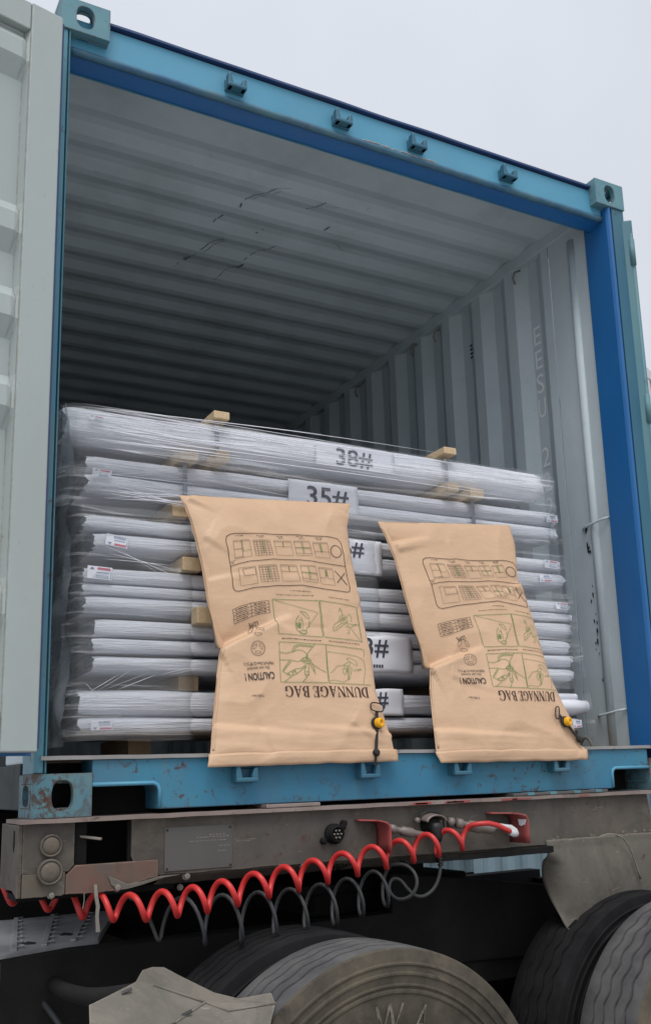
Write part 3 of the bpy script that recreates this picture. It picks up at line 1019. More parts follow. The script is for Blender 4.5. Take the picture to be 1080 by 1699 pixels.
# film round the left end of the stack and the loose corner at the right
b = MB()
def endfilm(u, v):
    z = .20 + 1.09*v
    y = .235 + .75*u
    return (.135 - .06*u - .05*max(0, v-.82)/.18*(0.4) + .022*nz(y*5, z*6, 3) + .012*nz(y*14, z*15, 6) + .02*math.sin(v*20)*u*.3, y, z)
b.grid(lambda u, v: endfilm(1-u, v), 36, 70)
b.build("film_end", "end_film", FILM, smooth=True, fixn=False)
b = MB()
def rcorner(u, v):
    z = .20 + (1.30-.20)*v
    x = 2.06 + .15*(1-v)**.8 + .010*nz(u*4, z*9, 5)
    return (x + .02*u, .20 + .55*u + .012*nz(u*6, z*8, 2), z - .05*u*v)
b.grid(rcorner, 24, 60)
b.build("film_corner", "clear_film", FILM, smooth=True, fixn=False)
# thick gathered strands that catch the light
rnd = random.Random(21)
b = MB()
def strand(p0, p1, r, bow=.0):
    P0, P1 = Vector(p0), Vector(p1)
    b.tube([P0.lerp(P1, t) + Vector((0, -.004*math.sin(math.pi*t), bow*math.sin(math.pi*t))) for t in np.linspace(0, 1, 7)], [r*.3, r*.8, r, r, r, r*.7, r*.25], 5)
for k in range(34):
    xa = rnd.uniform(.14, .3); xb = rnd.uniform(.5, 2.0)
    za = rnd.uniform(1.15, 1.275); zb = za + rnd.uniform(-.035, .02)*(1 if xb < 1 else 1.6)
    strand((xa, .184, za), (xb, .186, zb), rnd.uniform(.0006, .0018), rnd.uniform(-.01, .01))
for k in range(22):
    za = rnd.uniform(.97, 1.12); xa = rnd.uniform(.17, .4)
    strand((xa, .232, za), (xa+rnd.uniform(.1, .6), .233, za+rnd.uniform(-.04, .05)), rnd.uniform(.0006, .0015))
for (p, q) in (((.20, .86), (.50, .70)), ((.22, .83), (.50, .73)), ((.25, .80), (.48, .76)), ((.20, .36), (.29, .415)), ((.22, .36), (.33, .43)), ((.25, .37), (.39, .425)), ((.29, .37), (.41, .418)), ((.19, .39), (.23, .345)), ((.43, .42), (.55, .45)), ((.46, .42), (.57, .445)), ((.24, .78), (.46, .775))):
    strand((p[0], .220, p[1]), (q[0], .221, q[1]), rnd.uniform(.0004, .0010))
b.build("film_strands", "sheet_white", FILM, smooth=True)["kind"] = "stuff"

# ------------------------------------------------------------------ dunnage bags
KB = .25; QB = math.sqrt(1 + KB*KB)
NB = Vector((0, -1/QB, KB/QB)); TB = Vector((0, KB/QB, 1/QB))
BAG_EDGES=[([(0.4727, 0.9015), (0.4906, 0.8519), (0.5042, 0.7984), (0.5157, 0.722), (0.5271, 0.6468), (0.5348, 0.5358), (0.5536, 0.4353), (0.5653, 0.3753), (0.5545, 0.3363), (0.5408, 0.2669), (0.5261, 0.1857), (0.5047, 0.0679), (0.4975, 0.0265), (0.4915, -0.0031)], [(1.121, 0.9463), (1.1066, 0.8967), (1.0908, 0.8434), (1.0878, 0.7337), (1.0912, 0.6435), (1.0943, 0.4918), (1.1028, 0.3532), (1.0974, 0.2334), (1.1137, 0.146), (1.1284, 0.0531), (1.131, 0.0249), (1.1302, 0.0004)]), ([(1.2249, 0.8846), (1.2473, 0.813), (1.2572, 0.7709), (1.2671, 0.7292), (1.2782, 0.6044), (1.2934, 0.483), (1.3177, 0.3884), (1.3281, 0.3221), (1.3092, 0.2259), (1.2994, 0.1212), (1.2915, 0.0266), (1.3049, -0.0081)], [(1.8379, 0.9343), (1.8419, 0.8518), (1.8269, 0.7581), (1.8119, 0.6844), (1.8337, 0.6145), (1.8425, 0.5184), (1.8486, 0.4155), (1.8546, 0.3147), (1.8781, 0.2243), (1.9037, 0.1433), (1.914, 0.0475), (1.9379, 0.0275), (1.9274, -0.0115)])]
ART_BLACK=[(1.21,[1292,1527,1471,1545,1654,1556,1841,1565,2015,1575,2068,1571,2093,1541,2096,1440,2101,1327,2107,1197,2100,1173,2075,1165,1924,1173,1732,1189,1559,1173,1389,1148,1274,1113,1249,1117,1238,1138,1236,1278,1227,1402,1216,1464,1223,1496,1252,1517,1292,1527]),(1.1,[1236,1287,1295,1311,1376,1337,1538,1359,1740,1375,1907,1368,2097,1362]),(1.32,[2079,1471,2078,1460,2074,1450,2068,1441,2061,1433,2053,1427,2043,1423,2033,1421,2024,1421,2014,1424,2006,1428,2000,1435,1995,1443,1992,1453,1991,1463,1992,1473,1996,1483,2002,1492,2009,1500,2017,1506,2027,1511,2037,1513,2046,1512,2056,1510,2064,1505,2071,1498,2076,1490,2079,1481,2079,1471]),(1.32,[2002,1321,2088,1219]),(1.32,[2086,1312,2009,1229]),(0.5,[1269,1473,1386,1493,1396,1376,1272,1341,1269,1473]),(0.5,[1269,1464,1387,1485]),(0.5,[1413,1490,1533,1501,1546,1391,1423,1379,1413,1490]),(0.5,[1414,1482,1534,1493]),(0.5,[1564,1501,1692,1510,1699,1402,1574,1394,1564,1501]),(0.5,[1565,1493,1692,1502]),(0.5,[1712,1512,1830,1521,1840,1411,1726,1407,1712,1512]),(0.5,[1713,1505,1831,1513]),(0.5,[1856,1516,1967,1524,1982,1410,1867,1407,1856,1516]),(0.5,[1857,1508,1968,1516]),(0.5,[1287,1277,1409,1302,1414,1178,1291,1152,1287,1277]),(0.5,[1434,1310,1558,1323,1569,1205,1439,1191,1434,1310]),(0.5,[1434,1301,1559,1315]),(0.5,[1590,1326,1711,1334,1725,1218,1595,1207,1590,1326]),(0.5,[1590,1317,1712,1325]),(0.5,[1741,1336,1854,1339,1862,1217,1748,1219,1741,1336]),(0.5,[1741,1328,1854,1331]),(0.5,[1879,1333,1987,1334,1990,1207,1885,1211,1879,1333]),(0.5,[1880,1325,1987,1325]),(0.5,[1415,1474,1535,1485]),(0.5,[1416,1458,1537,1469]),(0.5,[1417,1442,1538,1454]),(0.5,[1419,1426,1540,1438]),(0.5,[1420,1410,1542,1423]),(0.5,[1421,1395,1544,1407]),(0.5,[1435,1484,1445,1381]),(0.5,[1457,1486,1467,1384]),(0.5,[1488,1489,1499,1387]),(0.5,[1510,1491,1521,1389]),(0.5,[1435,1293,1560,1306]),(0.5,[1436,1276,1561,1289]),(0.5,[1436,1259,1563,1272]),(0.5,[1437,1242,1565,1255]),(0.5,[1438,1225,1566,1239]),(0.5,[1439,1208,1568,1222]),(0.5,[1457,1304,1463,1194]),(0.5,[1479,1306,1486,1196]),(0.5,[1511,1310,1520,1200]),(0.5,[1534,1312,1543,1202]),(0.66,[1327,1483,1333,1365]),(0.61,[1270,1410,1330,1423]),(0.66,[1272,1350,1339,1369]),(0.66,[1316,1271,1408,1296,1410,1242,1324,1221,1316,1271]),(0.55,[1568,1458,1695,1467]),(0.61,[1631,1498,1634,1462]),(0.55,[1592,1278,1717,1287]),(0.61,[1653,1322,1657,1283]),(0.61,[1718,1467,1835,1470]),(0.5,[1724,1424,1839,1426]),(0.61,[1744,1286,1857,1283]),(0.5,[1747,1238,1861,1234]),(0.55,[1863,1450,1976,1453]),(0.55,[1883,1257,1927,1256,1929,1321]),(0.55,[1989,1255,1944,1256,1938,1321]),(0.7,[1288,1511,1301,1512]),(0.69,[1305,1512,1317,1514]),(0.99,[1321,1514,1345,1517]),(0.88,[1437,1524,1450,1525]),(0.7,[1453,1525,1465,1526]),(1.0,[1469,1526,1494,1528]),(0.74,[1587,1536,1610,1537]),(0.96,[1614,1537,1635,1539]),(0.7,[1734,1547,1759,1548]),(0.87,[1765,1548,1786,1549]),(0.7,[1790,1550,1790,1550]),(0.89,[1879,1552,1905,1555]),(0.9,[1909,1555,1936,1557]),(0.87,[1602,1525,1626,1526]),(0.84,[1631,1526,1640,1526]),(1.0,[1755,1536,1769,1537]),(0.92,[1772,1537,1783,1537]),(0.85,[1787,1537,1795,1538]),(0.74,[1453,1514,1480,1515]),(0.92,[1484,1515,1487,1515]),(0.97,[1890,1542,1906,1542]),(1.03,[1911,1543,1930,1543]),(0.75,[1645,1148,1655,1148]),(0.76,[1661,1147,1681,1147]),(0.85,[1685,1147,1697,1147]),(1.03,[1700,1147,1721,1147]),(1.06,[1728,1147,1750,1147]),(1.06,[1753,1147,1767,1147]),(1.05,[1773,1147,1789,1147]),(0.78,[1795,1147,1798,1147]),(0.72,[1539,1110,1556,1110]),(0.8,[1560,1110,1586,1111]),(0.73,[1588,1112,1598,1112]),(0.78,[1604,1112,1619,1113]),(0.83,[1622,1113,1649,1114]),(0.68,[1652,1114,1662,1115]),(0.72,[1666,1115,1687,1116]),(0.76,[1689,1116,1707,1116]),(0.88,[1714,1117,1725,1117]),(1.07,[1732,1117,1748,1118]),(0.83,[1753,1118,1766,1119]),(0.76,[1769,1119,1786,1120]),(0.87,[1792,1120,1814,1121]),(0.76,[1923,1116,1937,1115]),(1.02,[1940,1115,1953,1113]),(1.04,[1957,1113,1967,1112]),(0.83,[1972,1112,1999,1110]),(0.99,[2006,1109,2027,1107]),(0.7,[2033,1107,2051,1105]),(1.03,[2055,1105,2080,1103]),(0.93,[1241,1318,1254,1324]),(1.0,[1260,1327,1271,1332]),(0.94,[1243,1307,1262,1314]),(1.05,[1266,1316,1266,1316]),(1.27,[1537,802,1562,802]),(1.24,[1567,802,1577,802]),(1.12,[1580,802,1605,802]),(1.11,[1608,802,1619,801]),(1.25,[1624,801,1646,801]),(1.25,[1650,801,1658,801]),(0.85,[1661,801,1685,801]),(1.23,[1691,801,1713,801]),(0.89,[1718,800,1743,800]),(1.23,[1748,800,1763,800]),(1.05,[1769,800,1786,800]),(1.09,[1789,800,1798,800]),(1.09,[1803,800,1824,799]),(1.17,[1882,802,1897,801]),(1.21,[1902,800,1911,800]),(1.06,[1918,799,1928,798]),(0.95,[1932,798,1955,796]),(1.27,[1959,796,1977,795]),(1.1,[1980,794,1991,794]),(1.01,[1997,793,2016,792]),(0.83,[2022,791,2045,790]),(0.94,[2052,789,2064,788]),(1.19,[2071,788,2088,786]),(0.88,[2091,786,2109,785]),(0.72,[1226,990,1286,1017,1352,1039,1412,1053,1480,1064]),(0.72,[1230,969,1292,994,1357,1018,1419,1033,1481,1043]),(0.72,[1233,949,1295,973,1359,996,1421,1012,1482,1021]),(0.72,[1235,926,1297,950,1360,978,1424,994,1482,1005]),(0.72,[1238,901,1299,927,1358,955,1421,973,1487,985]),(0.72,[1226,990,1230,969,1233,949,1235,926,1238,901]),(0.72,[1352,1039,1357,1018,1359,996,1360,978,1358,955]),(0.72,[1480,1064,1481,1043,1482,1021,1482,1005,1487,985]),(1.17,[1243,986,1259,993]),(1.4,[1264,995,1286,1004]),(1.3,[1286,1004,1299,1009]),(1.26,[1304,1011,1324,1018]),(1.48,[1327,1019,1331,1020]),(1.56,[1373,1033,1394,1038]),(1.34,[1400,1039,1412,1042]),(1.25,[1412,1042,1437,1046]),(1.49,[1443,1048,1454,1049]),(1.24,[1247,965,1265,972]),(1.19,[1268,973,1289,982]),(1.02,[1290,982,1301,986]),(1.08,[1304,987,1326,995]),(1.32,[1332,997,1335,999]),(1.02,[1376,1011,1395,1016]),(1.08,[1400,1017,1417,1022]),(1.15,[1417,1022,1431,1024]),(1.54,[1434,1024,1443,1026]),(1.46,[1449,1027,1457,1028]),(1.32,[1249,943,1260,948]),(1.54,[1265,949,1282,956]),(1.04,[1288,958,1293,960]),(1.42,[1293,960,1312,968]),(1.15,[1317,970,1337,978]),(1.33,[1378,992,1393,996]),(1.16,[1400,997,1419,1002]),(1.35,[1419,1002,1433,1005]),(1.21,[1440,1006,1458,1009]),(1.14,[1252,919,1273,928]),(1.08,[1277,930,1286,933]),(1.34,[1290,935,1295,937]),(1.35,[1295,937,1318,948]),(1.56,[1321,949,1330,953]),(1.33,[1337,956,1337,957]),(1.12,[1378,972,1388,974]),(1.51,[1391,975,1416,982]),(1.11,[1419,983,1430,985]),(1.07,[1434,986,1459,990]),(0.83,[1411,729,1408,716,1402,704,1393,694,1382,686,1370,681,1358,679,1345,681,1335,685,1326,692,1319,702,1316,713,1316,725,1319,738,1325,749,1333,760,1344,768,1356,773,1369,775,1381,774,1392,769,1401,762,1408,752,1411,741,1411,729]),(0.61,[1383,703,1378,699,1372,696,1366,694,1359,694,1353,694,1347,695,1342,698,1338,701,1351,711,1353,710,1356,709,1358,709,1361,709,1364,709,1367,710,1369,711,1372,712,1383,703]),(0.61,[1329,719,1329,725,1330,731,1332,737,1336,743,1340,748,1345,752,1350,756,1356,759,1357,743,1354,742,1352,740,1350,738,1348,736,1347,733,1345,731,1345,728,1344,725,1329,719]),(0.61,[1377,759,1383,757,1388,754,1392,750,1395,745,1397,739,1398,733,1397,727,1396,721,1382,726,1382,729,1382,732,1381,734,1381,737,1379,739,1378,741,1376,743,1373,744,1377,759]),(0.66,[1399,824,1392,819,1385,816,1377,813,1369,812,1362,813,1355,814,1348,817,1343,822,1359,834,1362,833,1365,832,1368,831,1372,831,1375,831,1378,832,1382,834,1385,835,1399,824]),(0.66,[1332,843,1332,851,1334,858,1336,866,1340,873,1346,879,1352,885,1358,889,1366,893,1367,874,1363,872,1360,870,1358,867,1356,864,1354,861,1352,858,1351,855,1351,851,1332,843]),(0.66,[1392,894,1399,891,1405,887,1409,882,1413,876,1416,869,1417,862,1416,855,1414,847,1397,853,1398,857,1397,860,1397,863,1396,866,1394,869,1392,871,1390,873,1387,875,1392,894])]
ART_GREEN=[(0.55,[1469,1487,1478,1401]),(0.55,[1474,1487,1482,1402]),(0.55,[1478,1488,1487,1402]),(0.55,[1491,1307,1498,1215]),(0.55,[1496,1308,1503,1216]),(0.55,[1501,1309,1508,1216]),(0.77,[1333,1484,1340,1408]),(0.55,[1331,1406,1392,1423]),(0.55,[1628,1498,1632,1457]),(0.55,[1651,1321,1655,1277]),(0.66,[1767,1511,1779,1420]),(0.55,[1776,1512,1785,1431]),(0.55,[1719,1462,1835,1466]),(0.66,[1793,1332,1801,1230]),(0.55,[1802,1332,1808,1242]),(0.55,[1744,1281,1858,1278]),(0.66,[1903,1512,1916,1444]),(0.66,[1918,1513,1927,1444]),(0.77,[1913,1509,1920,1447]),(0.88,[1929,1315,1942,1271]),(0.88,[1940,1315,1931,1271]),(0.88,[1508,1077,1848,1086,1842,826,1520,832,1508,1077]),(0.88,[1856,1087,2139,1060,2139,806,1853,829,1856,1087]),(0.88,[1516,777,1855,775,1830,508,1494,508,1516,777]),(0.77,[2139,1060,2141,981,2141,867,2139,806]),(0.88,[1855,775,2139,750,2130,698]),(0.88,[1855,775,1838,506]),(0.88,[1838,506,2150,502]),(0.66,[2094,509,2129,611,2124,674,2078,700,1995,713,1856,727]),(0.61,[1522,1072,1831,999,1761,918]),(0.83,[1697,1002,1735,999,1756,973,1759,954,1742,957,1720,980,1699,1002]),(0.83,[1687,974,1662,941,1651,893,1659,862,1686,851,1701,840,1727,853,1727,881,1750,897,1759,938]),(0.83,[1664,917,1695,919,1691,887,1660,885,1664,917]),(0.83,[1670,909,1687,891]),(0.83,[1690,910,1665,890]),(0.66,[1702,963,1706,935,1710,903,1701,872,1721,868]),(0.83,[1677,934,1699,947,1709,927]),(0.83,[1675,863,1677,843,1721,843,1729,865,1680,867]),(0.66,[1757,938,1751,905,1757,894]),(0.83,[1659,901,1681,902]),(0.83,[1680,922,1676,882]),(0.83,[1688,922,1684,883]),(0.72,[1929,874,1928,898,1945,923,1983,949,2027,959,2047,948,2032,935,1984,904,1946,878,1929,874]),(0.72,[1940,890,1987,925,2037,943]),(0.72,[1975,952,1987,977,2015,991,2039,980,2045,964]),(0.72,[1987,949,2004,974]),(0.72,[2003,942,2018,979]),(0.72,[2017,950,2030,974]),(0.72,[1994,966,2038,974]),(0.72,[1984,933,1997,956]),(0.72,[2048,985,2069,1004,2080,978,2072,945]),(0.72,[2029,919,2061,904,2099,926,2139,932]),(0.72,[2031,931,2082,925,2118,935]),(0.72,[2019,910,2063,894,2102,841,2131,810]),(0.72,[2031,878,2049,883,2041,863,2027,866,2042,855]),(0.72,[1997,1039,1982,1010]),(0.72,[2008,1028,2007,995]),(0.72,[1997,1039,2002,1015]),(0.83,[1512,709,1554,702,1595,712,1637,727,1676,722,1701,700,1698,677]),(0.83,[1599,712,1616,751,1650,764,1754,760]),(0.83,[1611,713,1627,744,1656,754,1749,754]),(0.83,[1701,700,1777,777]),(0.83,[1505,656,1576,658,1626,648,1658,653]),(0.83,[1575,654,1513,581,1537,570,1543,563]),(0.83,[1587,651,1522,581]),(0.83,[1543,563,1569,579,1611,598,1651,603,1678,623]),(0.83,[1543,559,1581,553,1615,568,1650,592,1685,615]),(0.83,[1556,567,1566,556]),(0.83,[1581,579,1590,557]),(0.83,[1602,591,1613,565]),(0.83,[1590,590,1608,576,1588,575,1590,590]),(0.83,[1651,660,1686,677,1724,662,1729,639,1695,631,1665,642,1651,660]),(0.83,[1669,672,1677,642]),(0.83,[1694,677,1695,631]),(0.83,[1713,670,1711,631]),(0.83,[1658,653,1726,651]),(0.83,[1678,623,1666,570,1675,543,1697,563,1701,616]),(0.83,[1675,577,1700,578]),(0.83,[1669,558,1697,559]),(0.83,[1715,631,1731,601,1740,583,1746,564]),(0.83,[1729,639,1744,609,1745,586]),(0.83,[1733,590,1745,585]),(0.83,[1729,639,1773,610,1829,579]),(0.83,[1521,511,1577,549]),(0.83,[1646,509,1679,543]),(0.83,[1701,700,1683,661]),(0.83,[1708,693,1700,662]),(0.66,[1994,682,2016,688,2056,672,2072,645,2062,633,2035,648,2005,670,1994,682]),(0.66,[1965,630,1985,650,2016,659,2017,639,1990,631,1965,630]),(0.66,[1972,623,1951,599,1962,564,1979,592,1971,615]),(0.66,[1990,631,2025,616,2010,577,1997,546,1982,530,1984,569,1989,623]),(0.66,[1978,611,2007,608,2000,588,1979,592]),(0.66,[1990,623,1991,588]),(0.66,[2001,619,1987,588]),(0.66,[1995,584,1987,538]),(0.66,[2031,597,2053,605,2098,612]),(0.66,[2060,598,2096,610]),(0.66,[1857,577,1895,605,1910,625,1975,638]),(0.66,[1845,524,1882,528,1947,518,1996,542])]
ART_TEXT=[('LDPE', (0.6997, 0.464), (0.6675, 0.4545), 0.0142, 'sans'), ('70kPa/0.2bar(2.9P.S.I.)', (0.731, 0.3219), (0.6278, 0.3127), 0.0101, 'sans'), ('Do not exceed', (0.714, 0.3056), (0.6384, 0.2981), 0.0095, 'sans'), ('CAUTION !', (0.7273, 0.2868), (0.6279, 0.2786), 0.0238, 'bold'), ('TYPE No.:', (0.686, 0.2129), (0.6427, 0.2103), 0.0075, 'sans'), ('DUNNAGE BAG', (1.0596, 0.2422), (0.7579, 0.2415), 0.036, 'serif')]
ART_CTRL=[[0.6107, 0.7567], [1.0466, 0.7925], [1.0519, 0.5843], [0.6218, 0.5562], [0.6162, 0.6434], [1.0509, 0.6795], [0.6132, 0.4949], [0.7409, 0.5321], [0.7419, 0.4909], [0.618, 0.4513], [0.6807, 0.3638], [0.6832, 0.4545], [0.6771, 0.271], [0.6627, 0.2091], [1.0599, 0.2271], [0.7525, 0.2233], [0.7553, 0.5383], [0.7461, 0.2533], [1.0746, 0.2508], [1.0701, 0.5299], [1.0178, 0.7333], [0.7967, 0.6829], [0.7838, 0.5821]]
ART_MAP=[[0.20382, 0.01235], [0.99826, -0.47642], [-1.17912, -0.85217], [0.80855, -0.03697], [-0.57243, 0.25911], [1.97784, 0.04834], [-0.14419, -0.27744], [0.58113, -0.43994], [-0.01716, 1.05232], [-1.07051, 0.73117], [1.55357, -0.58352], [0.36523, -0.97993], [-1.36675, 0.34984], [0.32593, 0.06903], [-2.67536, 0.30411], [1.16336, -1.19813], [-4.28366, -0.85997], [-0.53602, 1.19325], [2.52446, -0.35605], [0.0661, 0.67034], [-2.56427, 0.79171], [-0.90623, -0.63439], [4.74747, 1.21337], [0.74385, 0.05243], [1.04301, -0.05107], [-0.00231, 0.96001]]
VALVES={'V1': [(1.0799, 0.1727), (1.0761, 0.1475), (1.0711, 0.1196), (1.0511, 0.0228), (1.0455, -0.0081)], 'V2': [(1.8247, 0.1529), (1.8351, 0.1313), (1.8568, 0.1209), (1.9128, 0.0594), (1.912, 0.057)]}

def interp(tab, t):
    tab = sorted((b_, a_) for a_, b_ in tab)
    if t <= tab[0][0]: return tab[0][1]
    if t >= tab[-1][0]: return tab[-1][1]
    for (t0, s0), (t1, s1) in zip(tab, tab[1:]):
        if t0 <= t <= t1:
            f = (t-t0)/max(1e-9, t1-t0); f = f*f*(3-2*f)*.4 + f*.6
            return s0 + (s1-s0)*f
class Bag:
    def __init__(self, edges, creases, seed):
        self.L, self.R = edges
        self.tl, self.tr = self.L[0][1], self.R[0][1]
        self.bl, self.br = self.L[-1][1], self.R[-1][1]
        self.creases, self.seed = creases, seed
    def st(self, u, v):
        tb = self.bl + (self.br-self.bl)*u
        tt = self.tl + (self.tr-self.tl)*u
        t = tb + (tt-tb)*v
        l = interp(self.L, self.bl + (self.tl-self.bl)*v); r = interp(self.R, self.br + (self.tr-self.br)*v)
        return l + (r-l)*u, t
    def uv(self, s, t):
        u = .5
        for _ in range(6):
            tb = self.bl + (self.br-self.bl)*u; tt = self.tl + (self.tr-self.tl)*u
            v = (t-tb)/(tt-tb)
            l = interp(self.L, self.bl + (self.tl-self.bl)*v); r = interp(self.R, self.br + (self.tr-self.br)*v)
            u = (s-l)/(r-l)
        return u, v
    def h(self, s, t):
        u, v = self.uv(s, t)
        u = min(1, max(0, u)); v = min(1, max(0, v))
        e = (1-abs(2*u-1)**9) * (1-abs(2*v-1)**10)
        hh = .003 + .020*e**.9 * (.7+.7*nz(s*2.2, t*1.9, self.seed))
        rg = 1-abs(nz(s*4+t*2, t*5-s*1.5, self.seed+3))*2; hh += .006*e*rg*abs(rg) + .0022*e*(1-abs(nz(s*9 - t*5, t*8 + s*3, self.seed+5))*2)
        if v < .12: hh += .002*nz(s*6, t*60, 2)
        for (s0, t0, s1, t1, w, a) in self.creases:
            dx, dy = s1-s0, t1-t0; LL = dx*dx+dy*dy
            q = ((s-s0)*dx+(t-t0)*dy)/LL
            qq = min(1, max(0, q))
            px, py = s-(s0+dx*qq), t-(t0+dy*qq)
            dist = math.hypot(px, py); side = (px*-dy+py*dx)
            if q < -.02 or q > 1: continue
            fade = (1-qq)**.8
            k_ = .5 + .5*math.tanh(math.copysign(dist, side)/.007)
            hh += fade*a*(k_*math.exp(-dist/w) - (1-k_)*.35*math.exp(-dist/(w*.6)))
        return hh
    def P(self, s, t, off=0.0):
        return Vector((s, -.03, .13)) + TB*t + NB*(self.h(s, t) + off)
def ribbon(b, bag, pts, w, off):
    res = []
    for (s0, t0), (s1, t1) in zip(pts, pts[1:]):
        n = max(1, int(math.hypot(s1-s0, t1-t0)/.007))
        for k in range(n): res.append((s0+(s1-s0)*k/n, t0+(t1-t0)*k/n))
    res.append(pts[-1])
    vs, fs = [], []
    for i, (s, t) in enumerate(res):
        a = res[max(0, i-1)]; c = res[min(len(res)-1, i+1)]
        dx, dy = c[0]-a[0], c[1]-a[1]; L = math.hypot(dx, dy) or 1
        nx, ny = -dy/L*w/2, dx/L*w/2
        vs.append(bag.P(s+nx, t+ny, off)); vs.append(bag.P(s-nx, t-ny, off))
    for i in range(len(res)-1): fs.append((2*i, 2*i+1, 2*i+3, 2*i+2))
    b.add(vs, fs)
# serif capitals for the big title: polygons in a unit-height box
def ser(ch):
    P = []
    R = lambda x0, x1, y0, y1: P.append([(x0, y0), (x1, y0), (x1, y1), (x0, y1)])
    def arc(c, r, ci, ri, a0, a1, n=14):
        for k in range(n):
            q = [math.radians(a0+(a1-a0)*j/n) for j in (k, k+1)]
            o = [(c[0]+r[0]*math.cos(a), c[1]+r[1]*math.sin(a)) for a in q]
            i_ = [(ci[0]+ri[0]*math.cos(a), ci[1]+ri[1]*math.sin(a)) for a in q]
            P.append([o[0], o[1], i_[1], i_[0]])
    if ch == 'D': R(.08, .25, 0, 1); R(0, .34, 0, .05); R(0, .34, .95, 1); arc((.32, .5), (.46, .5), (.32, .5), (.28, .45), -90, 90); w = .8
    elif ch == 'U': R(.07, .24, .3, 1); R(0, .33, .95, 1); R(.62, .69, .3, 1); R(.53, .8, .95, 1); arc((.38, .31), (.31, .31), (.43, .31), (.19, .24), 180, 360); w = .82
    elif ch == 'N': R(.10, .16, 0, .9); R(0, .26, 0, .05); P.append([(.0, 1), (.26, 1), (.76, 0), (.66, 0)]); R(.69, .76, 0, 1); R(.58, .87, .95, 1); w = .88
    elif ch == 'A': P.append([(.08, 0), (.15, 0), (.44, .93), (.39, 1)]); P.append([(.36, 1), (.47, 1), (.77, 0), (.58, 0)]); R(.2, .6, .29, .35); R(0, .25, 0, .05); R(.49, .85, 0, .05); w = .86
    elif ch == 'G': arc((.43, .5), (.43, .5), (.46, .5), (.27, .45), 45, 325, 22); R(.62, .79, .06, .42); R(.5, .86, .4, .45); P.append([(.73, .68), (.78, .66), (.78, .98), (.73, .92)]); w = .87
    elif ch == 'E': R(.08, .25, 0, 1); R(0, .6, 0, .05); R(0, .58, .95, 1); R(.25, .45, .48, .53); P.append([(.54, .04), (.63, 0), (.66, .3), (.62, .3)]); P.append([(.5, .96), (.59, 1), (.6, .72), (.56, .72)]); R(.41, .45, .38, .63); w = .68
    elif ch == 'B': R(.08, .25, 0, 1); R(0, .3, 0, .05); R(0, .3, .95, 1); arc((.28, .75), (.34, .25), (.28, .75), (.18, .2), -90, 90); arc((.28, .27), (.42, .27), (.28, .27), (.25, .22), -90, 90); w = .74
    else: w = .3
    return P, w
AC = np.array(ART_CTRL); AM = np.array(ART_MAP)
